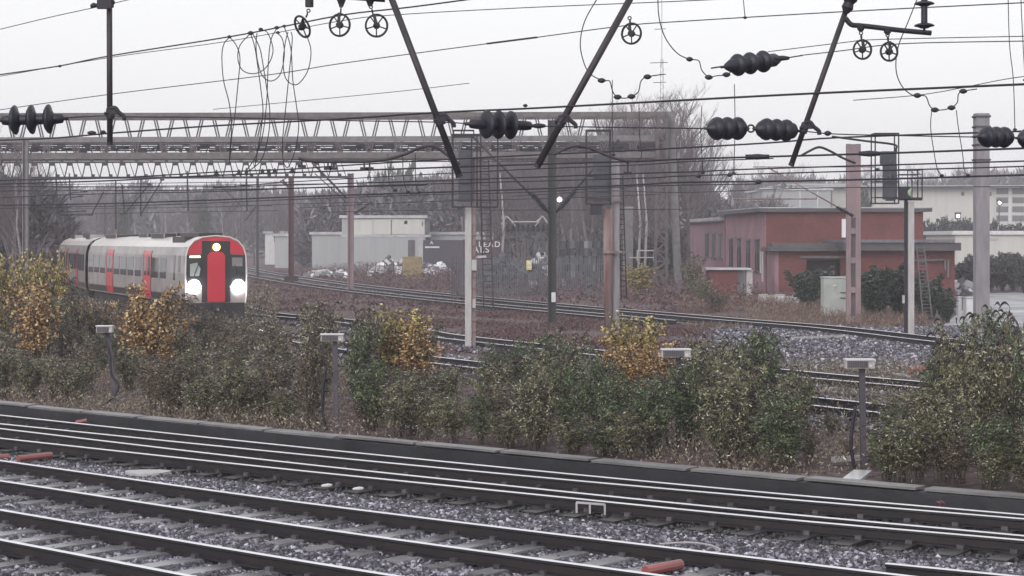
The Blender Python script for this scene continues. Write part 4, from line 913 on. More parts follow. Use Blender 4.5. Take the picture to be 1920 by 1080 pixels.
# right part
Z2 = 119.0; a2 = (W(1608,Z2),Z2); b2 = (W(1790,Z2),Z2)
mb = MB(); mb.span((a2[0],Z2,GZ),(b2[0],125.96,ZP(470,Z2))); obj('annex_wall', mb, 'brick', t)
mb = MB(); mb.span((a2[0]-1.0,Z2-.9,ZP(470,Z2)+.003),(b2[0]+.2,125.95,ZP(455,Z2))); obj('canopy', mb, ['fascia'], t)
mb = MB(); mb.prism([(a2[0]-1.1,Z2-1.1),(W(1782,Z2),Z2-1.1),(W(1782,Z2),125.94),(a2[0]-1.1,125.94)], ZP(455,Z2)+.003, ZP(449,Z2), 0, 1); obj('canopy_roof', mb, ['galv','roofw'], t)
mb = MB(); pts = [V(1707,517,Z2-.3),V(1707,492,Z2-.3),V(1710,489,Z2-.3),V(1769,487.5,Z2-.3),V(1772,490,Z2-.3),V(1773,507,Z2-.3)]; mb.tube(pts, .07, 8); mb.tube([V(1778,487,Z2-.3),V(1778,520,Z2-.3)], .06, 6); obj('pipe', mb, 'galv', t)
mb = MB(); mb.tube([V(1430,472,125.5),V(1430,528,125.5)], .07, 6); mb.tube([V(1426,472,125.6),V(1426,512,125.6)], .05, 6); obj('downpipe', mb, 'pale', t)
mb = MB(); mb.box(V(1583,428,125.8), (.35,.3,1.25)); obj('wall_box', mb, 'white', t)
mb = MB(); mb.lathe(V(1291,430,158.5),V(1291,424,158.5),[(0,.2),(1,.25)],10); mb.tube([V(1289,430,158.4),V(1289,465,158.4)],.06,6); obj('downpipe', mb, 'pale', t)

# ------------------------------------------------------------------ other buildings, placed far behind
def shed(label, x0, x1, yt, yb, Z, dep, m, roofm='roofw', rw=.3, feats=(), name='shed', slope=0):
    t = thing(name, label, 'building', (XP((x0+x1)/2,Z),Z,GZ), 'distant buildings')
    X0, X1 = XP(x0,Z), XP(x1,Z); z1 = ZP(yt,Z)
    mb = MB(); mb.span((X0,Z,GZ if yb is None else min(GZ,ZP(yb,Z))),(X1,Z+dep,z1)); obj('wall', mb, m, t)
    mb = MB(); mb.span((X0-rw,Z-rw,z1+.003),(X1+rw,Z+dep+rw,z1+.35)); obj('roof', mb, roofm, t)
    for nm, a, b, c, d, mm in feats:
        mb = MB(); mb.span((XP(a,Z),Z-.06,ZP(d,Z)),(XP(b,Z),Z+.02,ZP(c,Z))); obj(nm, mb, mm, t)
    return t
s = shed('long grey industrial shed with pale upper cladding behind the back tracks', 641, 797, 409, 505, 232, 14, 'grey', feats=[('cladding',664,699,412,440,'cream'),('cladding',700,796,411,439,'cream'),('downpipe',733,734.5,412,441,'fascia'),('vent',758,764,414,420,'fascia'),('vent',792,793.5,414,424,'fascia'),('canopy',640,808,440,444.5,'roofw'),('door',765,778,450,490,'fascia'),('pilaster',783,793,447,503,'roofw')])
shed('low grey annex running from the shed toward the left', 585, 663, 440, 500, 236, 10, 'grey', feats=[('roof_edge',584,664,438,441,'roofw')])
shed('low pale flat building behind the dark lettered hoarding', 808, 925, 440, 470, 236, 8, 'grey')
shed('long white multi-storey building at the far right edge', 1560, 2060, 352, 470, 300, 30, 'cream', 'grey', 2.0,
  feats=[('window',1802,1808,360,367,'fascia'),('window',1853,1859,360,367,'fascia')]+[('window',1868+30*i,1890+30*i,353+17*j,364+17*j,'galv') for i in range(5) for j in range(4)]+[('pilaster',1891+30*i,1896+30*i,350,420,'white') for i in range(5)])
shed('pale grey warehouse seen over the brick building roof, left block', 1430, 1558, 357, 420, 290, 20, 'grey', 'roofw', .3, feats=[('post',1499,1501,357,395,'white'),('post',1532,1534,357,395,'white')])
shed('pale slab-roofed block on the horizon over the brick building', 1470, 1700, 348, 400, 330, 20, 'cream', 'grey', .5)
shed('low cream building with white roof edge beyond the dark hedge at the right', 1791, 2000, 440, 500, 170, 12, 'cream', 'white', .3, feats=[('sign_board',1852,1872,446,450,'pale')])
shed('tiny white hut among the distant sidings right of the train', 497, 536, 438, 455, 290, 8, 'white', feats=[('door',514,522,446,455,'grey')], name='hut')
shed('small grey hut in the far sidings beside the maroon mast', 515, 541, 443, 462, 255, 6, 'grey', name='hut')

# hoarding with lettering
Z = 205; t = thing('hoarding', 'dark red and blue hoarding with white capital letters LEAD and ALS', 'hoarding', (XP(870,Z),Z,GZ))
for a, b, c, m in ((793,845,450,'sign'),(845,868,450,'sign'),(868,947,449,'signr')):
    if m == 'signr' and 'signr' not in M: M['signr'] = mat('dark_red_board', (0.045,0.016,0.026), (0.03,0.014,0.022), .5, .6)
    mb = MB(); mb.span((XP(a,Z),Z,GZ),(XP(b,Z)-.02,Z+2.4,ZP(c,Z))); obj('board', mb, m, t)
mb = MB(); mb.span((XP(797,Z),Z-.06,ZP(465,Z)),(XP(824,Z),Z-.01,ZP(462,Z))); obj('white_stripe', mb, 'white', t)
def text(s, x, y, size, Z, parent, m='white', loc=None):
    cu = bpy.data.curves.new('lettering', 'FONT'); cu.body = s; cu.size = size; cu.extrude = .02; cu.offset = .012*size; cu.space_character = 1.25
    tmp = bpy.data.objects.new('tmp', cu); COL.objects.link(tmp); bpy.context.view_layer.update()
    me = bpy.data.meshes.new_from_object(tmp.evaluated_get(bpy.context.evaluated_depsgraph_get())); bpy.data.objects.remove(tmp)
    me.transform(Matrix.Rotation(math.pi/2, 4, 'X')); me.materials.clear(); me.materials.append(M[m]); me.name = 'lettering'
    o = bpy.data.objects.new('lettering', me); COL.objects.link(o); o.parent = parent; p = V(x,y,Z)-root_of(parent); o.location = p; return o
text('LEAD', 897, 463, .86, Z-.05, t); text('ALS', 887, 473.5, .95, Z-.05, t); text('A', 806, 458, .55, Z-.05, t)

# substation switching frame
Z = 178; t = thing('switching_structure', 'steel switching frame with a row of insulators on a V-shaped stand', 'electrical equipment', (XP(985,Z),Z,GZ))
mb = MB()
for a, b in (((967,480),(980,505)),((1003,480),(990,505)),((952,446),(970,482)),((1018,446),(1000,482)),((940,444),(1032,444)),((955,429),(1020,429)),((985,440),(983,560)),((990,440),(992,560))):
    mb.bar(V(*a,Z), V(*b,Z), .16)
for k in range(7): mb.bar(V(955+k*10,429,Z), V(958+k*10,444,Z), .09)
obj('frame', mb, 'galvd', t)
for k in range(10):
    x = 943+k*9.4; mb = MB(); mb.lathe(V(x,434,Z-.2), V(x,419,Z-.2), [(0,.1)]+[(f/10+.05, .2 if f%2 else .12) for f in range(9)]+[(1,.08)], 8); obj('insulator', mb, 'dark', t)
mb = MB()
for a, b in (((942,420),(949,405)),((949,405),(962,416)),((962,416),(968,416)),((968,416),(1005,416)),((1005,416),(1018,405)),((1018,405),(1028,420)),((941,430),(941,404)),((952,406),(966,424)),((1016,406),(1004,424))):
    mb.tube([V(*a,Z-.2), V(*b,Z-.2)], .07, 6)
obj('busbar', mb, 'pale', t)

# palisade fences
def palisade(label, x0, x1, yt, yb, m, pitch=.155, Z=None):
    p = GP(x0, yb); Z = Z or p.y; t = thing('palisade_fence', label, 'fence', (XP(x0,Z),Z,GZ)); X0 = XP(x0,Z); X1 = XP(x1,Z); zt = ZP(yt,Z)
    mb = MB(); x = X0
    while x < X1:
        mb.box((x,Z,(GZ+zt)/2), (.07,.02,zt-GZ)); mb.add([(x-.035,Z-.01,zt),(x+.035,Z-.01,zt),(x,Z,zt+.14)], [(0,1,2)]); x += pitch
    obj('pales', mb, m, t)
    for z in (GZ+.35, zt-.35):
        mb = MB(); mb.span((X0,Z+.012,z-.03),(X1,Z+.06,z+.03)); obj('rail', mb, m, t)
    x = X0
    while x < X1: mb = MB(); mb.span((x-.05,Z+.062,GZ),(x+.05,Z+.16,zt-.1)); obj('post', mb, m, t); x += 2.75
    return t
palisade('tall grey palisade fence with pointed pales behind the signals', 862, 1152, 486, 556, 'galvb', .15)
palisade('short brown palisade panel nearer the tracks, left of the left signal', 848, 888, 483, 549, 'galvd', .14, Z=118)
palisade('low fence round the white heaps beside the yellow crate', 688, 800, 492, 515, 'galvd', .9, Z=190)
Z = 126; mb = MB(); mb.box(V(992,497,Z-.1), (.36,.03,.64)); t = obj('warning_sign', mb, 'yellow', None, V(992,497,Z)); tag(t, 'small yellow warning plate on the grey palisade fence', 'sign')
mb = MB(); mb.box(V(992,493.5,Z-.13), (.24,.02,.18)); mb.box(V(992,501,Z-.13), (.28,.02,.1)); obj('plate_marking', mb, 'white', t)

# small buildings and cabinets by the brick building
Z = 119; t = thing('brick_hut', 'little red brick hut with a thin white roof left of the brick building', 'hut', (XP(1357,Z),Z,GZ))
mb = MB(); mb.span((XP(1330,Z),Z,GZ),(XP(1383,Z),Z+2.2,ZP(506,Z))); obj('wall', mb, 'brick', t)
mb = MB(); mb.span((XP(1323,Z),Z-.3,ZP(506,Z)+.003),(XP(1408,Z),Z+2.5,ZP(502.5,Z))); obj('roof', mb, 'roofw', t)
def cabinet(label, x0, x1, yt, yb, dep, m, feats=(), group=None, name='cabinet', cap=True, Z=None):
    p = GP((x0+x1)/2, yb); Z = Z or p.y; t = thing(name, label, 'cabinet', (XP((x0+x1)/2,Z),Z,GZ), group)
    zt = ZP(yt,Z); X0, X1 = XP(x0,Z), XP(x1,Z)
    mb = MB(); mb.span((X0,Z,GZ),(X1,Z+dep,zt-.06)); obj('body', mb, m, t)
    if cap: mb = MB(); mb.span((X0-.04,Z-.05,zt-.057),(X1+.04,Z+dep+.04,zt)); obj('lid', mb, 'roofw', t)
    mb = MB(); w = (X1-X0); mb.span((X0+w*.06,Z-.012,GZ+.12),(X0+w*.48,Z-.002,zt-.14)); obj('door', mb, m, t)
    mb = MB(); mb.span((X0+w*.52,Z-.012,GZ+.12),(X0+w*.94,Z-.002,zt-.14)); obj('door', mb, m, t)
    for nm, a, b, c, d, mm in feats:
        mb = MB(); mb.span((XP(a,Z),Z-.05,ZP(d,Z)),(XP(b,Z),Z-.014,ZP(c,Z))); obj(nm, mb, mm, t)
    return t
cabinet('large grey-green equipment cabinet with a white lid in front of the brick building', 1545, 1590, 519, 592, 1.0, 'cab', (('label_plate',1562,1568,534,537,'white'),('handle',1575,1588,548,549.5,'dark'),('handle',1575,1588,558,559.5,'dark')))
cabinet('tall white cabinet standing against the little brick hut', 1372, 1400, 506, 560, .8, 'white', (('dark_vent',1378,1382,512,519,'dark'),))
cabinet('narrow lilac-grey cabinet behind the tall white one', 1400, 1411, 507, 547, .7, 'pale', Z=119)
for k, (a, b, c, d) in enumerate(((1424,1438,552,567),(1439,1452,554,569),(1455,1471,552,568),(1474,1487,556,572),(1489,1499,553,571),(1501,1517,552,571))):
    cabinet('low whitish trackside box in the row before the brick building', a, b, c, d, .5, 'white' if k%2 == 0 else 'cab', (), 'low boxes in a row before the brick building', 'trackside_box')
cabinet('white upright cabinet between the shrub and the tall grey concrete mast', 1812, 1829, 557, 577, .7, 'white', Z=92)
cabinet('slim white cabinet just left of the upright one near the grey mast', 1797, 1803, 556, 575, .4, 'white', Z=93)
cabinet('pale tall relay cabinet between the middle signal and the lattice leg', 1170, 1187, 388, 470, 1.5, 'galv', Z=170, name='relay_cabinet')
# tubular barrier
Z = 140; mb = MB(); mb.tube([V(1195,489,Z),V(1195,470,Z),V(1226,470,Z),V(1226,489,Z)], .06, 6); mb.tube([V(1180,483,Z),V(1226,483,Z)], .05, 6)
tag(obj('tube_barrier', mb, 'pale', None, V(1195,489,Z)), 'white tubular barrier left of the lattice gantry leg', 'barrier')

# heaps and junk
def heap(label, px, py, w, h, m, Z, n=14, name='heap', seed=1):
    rr = random.Random(seed); mb = MB(); c = Vector((XP(px,Z),Z,GZ)); W_ = w*Z/F; H_ = h*Z/F
    for k in range(int(110*W_*H_/8)+60):
        u = rr.uniform(-1,1); v = rr.uniform(-1,1); top = H_*max(0,(1-abs(u)**2.5)*(1-v*v*.7))*(.8+.2*math.sin(u*7+seed))
        z = GZ+top*rr.random()**.4; q = Matrix.Rotation(rr.uniform(0,3),3,'X')@Matrix.Rotation(rr.uniform(0,3),3,'Z'); d = [rr.uniform(.12,.55) for _ in range(3)]
        ce = Vector((c.x+u*W_/2, c.y+v*W_*.25, z)); vs = [ce+q@Vector((x*d[0]*rr.uniform(.6,1),y*d[1]*rr.uniform(.6,1),zz*d[2]*.6)) for x in (-1,1) for y in (-1,1) for zz in (-1,1)]
        mb.add(vs, [(0,1,3,2),(4,6,7,5),(0,4,5,1),(2,3,7,6),(0,2,6,4),(1,5,7,3)])
    o = tag(obj(name, mb, m, None, c), label, name); o['kind'] = 'stuff'; return o
heap('heap of white plastic sheeting beside the yellow crate', 735, 0, 85, 36, 'junk', 200, seed=3)
heap('low white heap at the foot of the dark hoarding', 815, 0, 70, 24, 'junk', 198, seed=5)
heap('row of white sacks along the distant fence left of the pinkish steel mast', 615, 0, 80, 16, 'junk', 190, seed=8)
heap('dark scrap pile with white pieces behind the palisade fence, left of the dark green mast', 955, 0, 150, 62, 'stack', 150, seed=9)
heap('white heap showing over the palisade fence, left of the dark green mast', 1012, 0, 40, 66, 'junk', 156, seed=19)
Z = 152; t = thing('scrap_stack', 'dark stacked bales with a row of white rounded tops right of the dark green mast', 'stack', (XP(1090,Z),Z,GZ))
mb = MB()
for i in range(12):
    for j in range(6): mb.box((XP(1050+i*8,Z)+R.uniform(-.05,.05), Z+R.uniform(0,.3), GZ+.35+j*.62), (.34*1.02,.9,.58), R.uniform(-.2,.2))
obj('bales', mb, 'stack', t)
for i in range(11):
    mb = MB(); c = V(1054+i*8.2, 472-i*.5, Z); mb.lathe(c-Vector((.17,0,0)), c+Vector((.17,0,0)), [(0,.03),(.2,.13),(.8,.13),(1,.03)], 9); obj('white_bundle', mb, 'white', t)
heap('white rubble beyond the brick building corner', 1800, 0, 50, 30, 'junk', 124, seed=12)
Z = 182; mb = MB(); mb.span((XP(755,Z),Z,GZ),(XP(790,Z),Z+2,ZP(483,Z)))
for k in range(5): mb.span((XP(755,Z)-.03,Z-.05,.1+k*.42),(XP(790,Z)+.03,Z-.01,.3+k*.42))
tag(obj('crate', mb, 'crate', None, (XP(772,Z),Z,GZ)), 'yellowish timber crate among the white heaps left of the hoarding', 'crate')

# distant floodlights
for k, (x, y, Z, zb, lab) in enumerate(((1049,374,150,0,'bright floodlight on a pole just right of the dark green mast'),(1874,380,240,0,'bright lamp on the far white building at the right edge'),(1796,405,210,0,'small round lit lamp in the far hedge right of the signal'))):
    t = thing('floodlight', lab, 'lamp', (XP(x,Z),Z,GZ)); mb = MB(); mb.tube([(XP(x,Z),Z+.2,GZ),(XP(x,Z),Z+.2,ZP(y,Z))], .07, 6); obj('pole', mb, 'galvd', t)
    mb = MB(); mb.box((XP(x,Z),Z,ZP(y,Z)+.35), (.7,.3,.12)); mb.box((XP(x,Z),Z+.1,ZP(y,Z)), (.66,.1,.7)); obj('housing', mb, 'galvd', t)
    mb = MB(); mb.lathe((XP(x,Z),Z-.02,ZP(y,Z)),(XP(x,Z),Z-.1,ZP(y,Z)),[(0,.16),(1,.19)],14); obj('lamp_glass', mb, 'sodium', t)

# ------------------------------------------------------------------ things near the foreground tracks
def post_box(label, x, y, w, xb, yb, h=17, tilt=0, shade='cab'):
    Z = GP(xb, yb).y; b = GP(xb, yb); t = thing('point_box', label, 'equipment box', b, 'white boxes on posts in the bushes')
    s = Z/F; mb = MB(); top = V(x+5, y+h*.4, Z+.12); mb.bar(b+Vector((0,.12,-.1)), top, .095, .07); obj('post', mb, 'galvd', t)
    c = V(x, y, Z); hw = w/2*s; hh = h/2*s
    mb = MB(); mb.span((c.x-hw,Z-.1,c.z-hh*.85),(c.x+hw,Z+.1,c.z+hh*.7)); obj('case', mb, 'pale', t)
    mb = MB(); mb.span((c.x-hw-.01,Z-.13,c.z+hh*.7+.002),(c.x+hw+.01,Z+.12,c.z+hh)); obj('cover', mb, 'white', t)
    mb = MB(); mb.span((c.x-hw*.9,Z-.108,c.z-hh*.7),(c.x+hw*.55,Z-.101,c.z+hh*.55)); g = obj('grille', mb, 'fascia', t)
    mb = MB()
    for k in range(11): mb.span((c.x-hw*.86+k*hw*.13,Z-.125,c.z-hh*.66),(c.x-hw*.80+k*hw*.13,Z-.109,c.z+hh*.5))
    obj('louvre', mb, 'galv', g)
    mb = MB(); mb.span((c.x+hw*.62,Z-.112,c.z-hh*.6),(c.x+hw*.82,Z-.101,c.z-hh*.1)); obj('tag_plate', mb, 'white', t)
    mb = MB(); q = smoothpts([V(x-2,y+h*.4,Z-.05), V(x+2,y+h*1.4,Z-.15), V(x+9,y+h*3.4,Z-.18), V(x+12,y+h*6,Z-.18), V(xb+6,yb-40,Z-.2), V(xb-4,yb-18,Z-.25), V(xb-24,yb-2,Z-.3)] if tilt else [V(xb-18,yb-118,Z-.1), V(xb-24,yb-80,Z-.1), V(xb-26,yb-45,Z-.1), V(xb-22,yb-15,Z-.1), V(xb-17,yb+4,Z-.1)])
    mb.tube(q, .03, 8); obj('cable', mb, 'dark', t, smooth=True)
post_box('white box on a post with a long sagging black cable, leftmost of the four', 197, 617, 30, 216, 762, 14, 1)
post_box('white louvred box on a post near the left of the bushes, second of four', 623, 633, 42, 630, 805, 15)
post_box('white louvred box on a post beside the orange-leaved birch, third of four', 1267, 662, 54, 1272, 838, 17)
post_box('white louvred box on a tall post in the gap between the bushes at the right', 1611, 682, 54, 1622, 880, 19)
def gpart(name, label, cat, fn, m, px, py, group=None):
    mb = MB(); fn(mb); return tag(obj(name, mb, m, None, GP(px,py,-.17)), label, cat, group)
def cover(mb):
    c = GP(276,888,-.17); pts = [(c.x+math.cos(a)*.36*(1+.12*math.sin(3*a)), c.y+math.sin(a)*.3*(1+.1*math.cos(2*a))) for a in [2*math.pi*k/16 for k in range(16)]]
    mb.prism(pts, -.19, -.135)
gpart('pale_cover', 'pale flat cover plate lying on the ballast at the left', 'cover plate', cover, 'pale', 276, 888)
def pipe(a, b, r=.05): return lambda mb: mb.tube([a, b], r, 10)
gpart('orange_pipe', 'orange-red pipe end lying beyond the near track at the left', 'pipe', pipe(GP(34,860,-.1), GP(96,853,-.1), .055), 'orangep', 60, 856)
gpart('orange_pipe', 'orange-red pipe stub cut by the left edge of the picture', 'pipe', pipe(GP(-20,858,-.14), GP(16,856,-.14), .05), 'orangep', 5, 857)
gpart('orange_pipe', 'short orange pipe end poking out under the kerb wall', 'pipe', pipe(GP(142,792,-.1), GP(163,788,-.06), .04), 'orangep', 150, 790)
gpart('orange_pipe', 'bright red-orange pipe slanting across the near track at the bottom', 'pipe', pipe(GP(1210,1071,-.1), GP(1276,1058,-.1), .06), 'orangep', 1240, 1065)
gpart('orange_pipe', 'long red-orange duct lying behind the bushes at the right', 'pipe', pipe(GP(1705,694,-.1), GP(1790,684,-.05), .1), 'orangep', 1750, 690)
def bracket(mb):
    for a, b in (((1081,942),(1134,946)),((1134,946),(1134,960)),((1106,944),(1106,956)),((1081,942),(1081,946))): mb.bar(GP(a[0],a[1],-.01), GP(b[0],b[1],-.01) if a[0] != b[0] else GP(a[0],a[1],-.01)-Vector((0,0,.14)), .026)
gpart('white_bracket', 'thin white metal bracket beside the four close-set rails', 'bracket', bracket, 'pale', 1106, 950)
for px, py, lab in ((612,904,'small white stone lying below the four close-set rails, left one'),(671,910,'small white stone lying below the four close-set rails, right one')):
    def st(mb, px=px, py=py):
        c = GP(px,py+7,-.13); mb.lathe(c-Vector((.08,0,0)), c+Vector((.09,.02,.01)), [(0,.01),(.2,.022),(.6,.03),(.9,.02),(1,.005)], 7)
    py = 911 if px < 640 else 917
    gpart('white_stone', lab, 'stone', st, 'white', px, py)
gpart('hose', 'pale thin hose looped on the ballast near the bottom centre right', 'hose', lambda mb: mb.tube(smoothpts([GP(1236,1020,-.13),GP(1290,1017,-.12),GP(1330,1022,-.12),GP(1350,1031,-.12),GP(1335,1036,-.12),GP(1290,1034,-.13)]), .012, 6), 'pale', 1290, 1025)
def plank(mb):
    a = GP(1595,902,-.02); b = GP(1618,884,-.02); mb.bar(a, b, .28, .05)
gpart('concrete_slab', 'white wet slab laid behind the kerb at the foot of the right post box', 'slab', plank, 'roofw', 1606, 893)
for (x0,y0,x1,y1,lab) in ((1560,862,1650,856,'pale concrete duct lid behind the kerb in the bush gap'),(1480,634,1590,630,'long pale cable duct lying on the ballast before the curving back track'),(1675,700,1705,706,'pale curved sleeper end near the red-orange duct'),(575,812,470,817,'broken twiggy rod lying on the kerb stones at the left')):
    gpart('duct_lid', lab, 'duct lid', lambda mb, q=(x0,y0,x1,y1): mb.bar(GP(q[0],q[1],-.12), GP(q[2],q[3],-.12), .09, .05), 'pale', x0, y0)
mb = MB(); c = GP(1760,948,-.05); mb.box(c, (.05,.2,.1)); mb.box(c+Vector((.05,0,.02)), (.03,.22,.07)); tag(obj('small_marker', mb, 'maroon', None, c), 'tiny red marker fixed to the kerb face at the right', 'marker')

# ------------------------------------------------------------------ vegetation
def leafobj(name, P0, D, L, Wd, m, parent=None, rg=None, three=False):
    k = len(P0); rg = rg or np.random.default_rng(1)
    D = D/np.linalg.norm(D,axis=1)[:,None]; U = rg.normal(size=(k,3)); S_ = np.cross(D,U); S_ /= np.linalg.norm(S_,axis=1)[:,None]+1e-9
    N_ = np.cross(D,S_); L = L[:,None]; Wd = Wd[:,None]
    v = np.stack([P0, P0+D*L*.5+S_*Wd*.5+N_*L*.06, P0+D*L-N_*L*.05, P0+D*L*.5-S_*Wd*.5+N_*L*.06], 1)
    me = bpy.data.meshes.new(name); me.vertices.add(k*4); me.vertices.foreach_set('co', v.reshape(-1))
    me.loops.add(k*4); me.loops.foreach_set('vertex_index', np.arange(k*4)); me.polygons.add(k)
    me.polygons.foreach_set('loop_start', np.arange(0,k*4,4)); me.polygons.foreach_set('loop_total', np.full(k,4))
    me.materials.append(M[m]); me.update(); o = bpy.data.objects.new(name, me); COL.objects.link(o)
    if parent: o.parent = parent
    return o
def make_bush(kind, label, lm, seed, seeds=True, nst=24, h=2.0, rad=1.0, leafL=.095, leafW=.026, per=26, cat='bush', name='bush', group=None, sm='stem'):
    rr = random.Random(seed); rg = np.random.default_rng(seed); t = thing(name, label, cat, (0,0,-50), group)
    st = MB(); sd = MB(); P0 = []; D = []
    for i in range(nst):
        a = rr.uniform(0,6.283); hh = h*rr.uniform(.55,1.0); r0 = rr.uniform(0,.25*rad); r1 = rad*rr.uniform(.15,.95)*(.6+.4*hh/h)
        pts = []
        for k in range(8):
            f = k/7; rad_ = r0+(r1-r0)*f**1.7
            pts.append(Vector((math.cos(a+.25*f)*rad_+rr.uniform(-.02,.02), math.sin(a+.25*f)*rad_+rr.uniform(-.02,.02), hh*(1.12*f-.12*f**3))))
        st.tube(pts, [.012*(1-.75*k/7)+.002 for k in range(8)], 4, caps=False)
        tips = [(pts[-1], (pts[-1]-pts[-2]).normalized())]
        for j in range(7):
            f = rr.uniform(.25,.97); k = min(int(f*7),6); b = pts[k].lerp(pts[k+1], f*7-k)
            an = rr.uniform(0,6.283); dv = Vector((math.cos(an),math.sin(an),rr.uniform(.3,1.1))).normalized(); ln = rr.uniform(.18,.48)*(1.15-f*.5)
            m1 = b+dv*ln*.55; e = b+dv*ln+Vector((0,0,-.16*ln)); st.tube([b,m1,e], [.005,.004,.002], 3, caps=False); tips.append((e, (e-m1).normalized()))
            for q in range(per):
                g = rr.random(); base = b.lerp(m1, g*2) if g < .5 else m1.lerp(e, g*2-1)
                P0.append(base+Vector((rr.gauss(0,.03),rr.gauss(0,.03),rr.gauss(0,.03)))); D.append((rr.gauss(0,1)+dv.x,rr.gauss(0,1)+dv.y,rr.gauss(-.15,.8)))
        for q in range(per):
            f = rr.uniform(.12,1); k = min(int(f*7),6); b = pts[k].lerp(pts[k+1], f*7-k); P0.append(b); D.append((rr.gauss(0,1),rr.gauss(0,1),rr.gauss(.1,.7)))
        if seeds and hh > h*.62:
            for e, dv in tips[:7]:
                if rr.random() < .25: continue
                ln = rr.uniform(.22,.46); an = rr.uniform(0,6.283); q = []
                for k in range(8):
                    f = k/7; q.append(e+Vector((math.cos(an)*ln*.75*f, math.sin(an)*ln*.75*f, ln*(.95*f-1.05*f*f))))
                sd.tube(q, [.004,.007,.013,.019,.021,.019,.012,.003], 4, caps=False)
    obj('stems', st, sm, t, local=True)
    P0 = np.array(P0); D = np.array(D); k = len(P0)
    leafobj('foliage', P0, D, rg.uniform(.6,1.25,k)*leafL, rg.uniform(.7,1.3,k)*leafW, lm, t, rg)
    if seeds and sd.v: obj('seed_heads', sd, 'seed', t, local=True)
    return t
GB = 'bushes in the thicket behind the kerb wall'
KINDS = dict(
 green=[make_bush('green','grey-green buddleia bush with dark drooping seed heads in the thicket behind the kerb','lf_green',s,group=GB) for s in (11,12,13)],
 deep=[make_bush('deep','greener leafy buddleia bush in the thicket behind the kerb','lf_deep',s,group=GB) for s in (21,22)],
 brown=[make_bush('brown','browned leafy bush with withered seed heads in the thicket behind the kerb','lf_brown',s,group=GB,per=20) for s in (31,32)],
 orange=[make_bush('orange','small birch with orange autumn leaves','lf_orange',s,False,26,2.0,.8,.07,.05,20,'small tree','birch_sapling') for s in (41,)],
 yellow=[make_bush('yellow','small birch with yellow autumn leaves','lf_yellow',s,False,26,2.0,.8,.07,.05,20,'small tree','birch_sapling') for s in (51,)],
 dark=[make_bush('dark','dark evergreen shrub','lf_dark',s,False,30,2.0,1.1,.13,.07,34,'shrub','evergreen_shrub') for s in (61,)],
 blue=[make_bush('blue','blue-grey hedge shrub','lf_blue',s,False,30,2.0,1.1,.16,.09,30,'shrub','hedge_shrub') for s in (71,)],
)
USED = set()
def place(kind, x, yb, yt, wpx, label=None, group=None, cat=None, Z=None):
    p = GP(x, yb) if Z is None else Vector((XP(x,Z),Z,GZ)); h = (ZP(yt,p.y)-GZ); w = wpx*p.y/F
    src = R.choice(KINDS[kind]); rad = {'orange':1.35,'yellow':1.5,'dark':2.2,'blue':2.2}.get(kind, 2.0)
    s = (w/rad, w/rad, h/2.0); rz = R.uniform(0,6.28)
    if src.name in USED: o = dup(src, p, rz, s)
    else: USED.add(src.name); o = src; o.location = p; o.rotation_euler = (0,0,rz); o.scale = s
    if label: o['label'] = label
    if group: o['group'] = group
    if cat: o['category'] = cat
    return o
def interp(tab, x):
    if x <= tab[0][0]: return tab[0][1]
    for (a, ya), (b, yb) in zip(tab, tab[1:]):
        if a <= x <= b: return ya+(yb-ya)*(x-a)/(b-a)
    return tab[-1][1]
TOP = [(-60,598),(100,602),(230,600),(330,612),(420,612),(500,602),(545,560),(640,552),(700,575),(820,615),(845,690),(890,672),(950,628),(1040,606),(1120,596),(1200,606),(1280,640),(1340,610),(1440,605),(1485,650),(1512,740),(1530,820),(1660,820),(1690,720),(1750,650),(1800,600),(1860,578),(1980,560)]
WALLY = [(-60,754),(0,760),(480,806),(960,852),(1440,895),(1920,935),(2300,966)]
def kind_at(x, row):
    u = R.random()
    if x < 450: return 'brown' if u < (.55 if row > 0 else .35) else ('green' if u < .9 else 'deep')
    if x < 850: return 'green' if u < .55 else ('brown' if u < .85 else 'deep')
    if x < 1260: return 'green' if u < .62 else ('brown' if u < .76 else 'deep')
    if x < 1540: return 'green' if u < .6 else 'deep'
    return 'green' if u < .45 else ('deep' if u < .9 else 'brown')
for row, (back, st) in enumerate(((16,74),(46,82),(82,88),(112,92))):
    x = -50+row*23
    while x < 2260:
        wy = interp(WALLY, x); tp = interp(TOP, x)
        if not (1512 < x < 1678):
            yb = wy-back-R.uniform(-8,8); 
            yt = tp+R.uniform(-10,22)+(max(0,3-row)*22 if row < 2 else 0)
            if row == 0: yt = max(yt, wy-R.uniform(150,215))
            if (690 < x < 815 and row < 3) or 1125 < x < 1280: yt = max(yt, tp+R.uniform(75,110))
            clear = min(abs(x-210), abs(x-630), abs(x-1268)) < 40 and row < 1
            if yb-yt > 60 and not clear: place(kind_at(x,row), x, yb, yt, R.uniform(120,165)*(yb-HY)/400)
        x += st*R.uniform(.85,1.15)*(.8+.45*(x/1920))
x = -40
while x < 1990:                                   # low growth right behind the kerb
    wy = interp(WALLY, x)
    if not (1530 < x < 1665) and min(abs(x-210), abs(x-630), abs(x-1268)) > 34: place(kind_at(x,0), x, wy-R.uniform(12,24), wy-R.uniform(75,125), R.uniform(100,140)*(wy-HY)/400)
    x += R.uniform(48,62)*(.8+.45*(x/1920))
for x, yb, yt, w, kd in ((1480,868,760,90,'green'),(1515,872,800,70,'brown'),(1560,812,772,60,'green'),(1668,890,800,80,'green'),(1690,842,760,90,'deep'),(1500,800,700,80,'green'),(1590,860,825,60,'brown'),(1640,876,842,60,'brown')): place(kd, x, yb, yt, w)
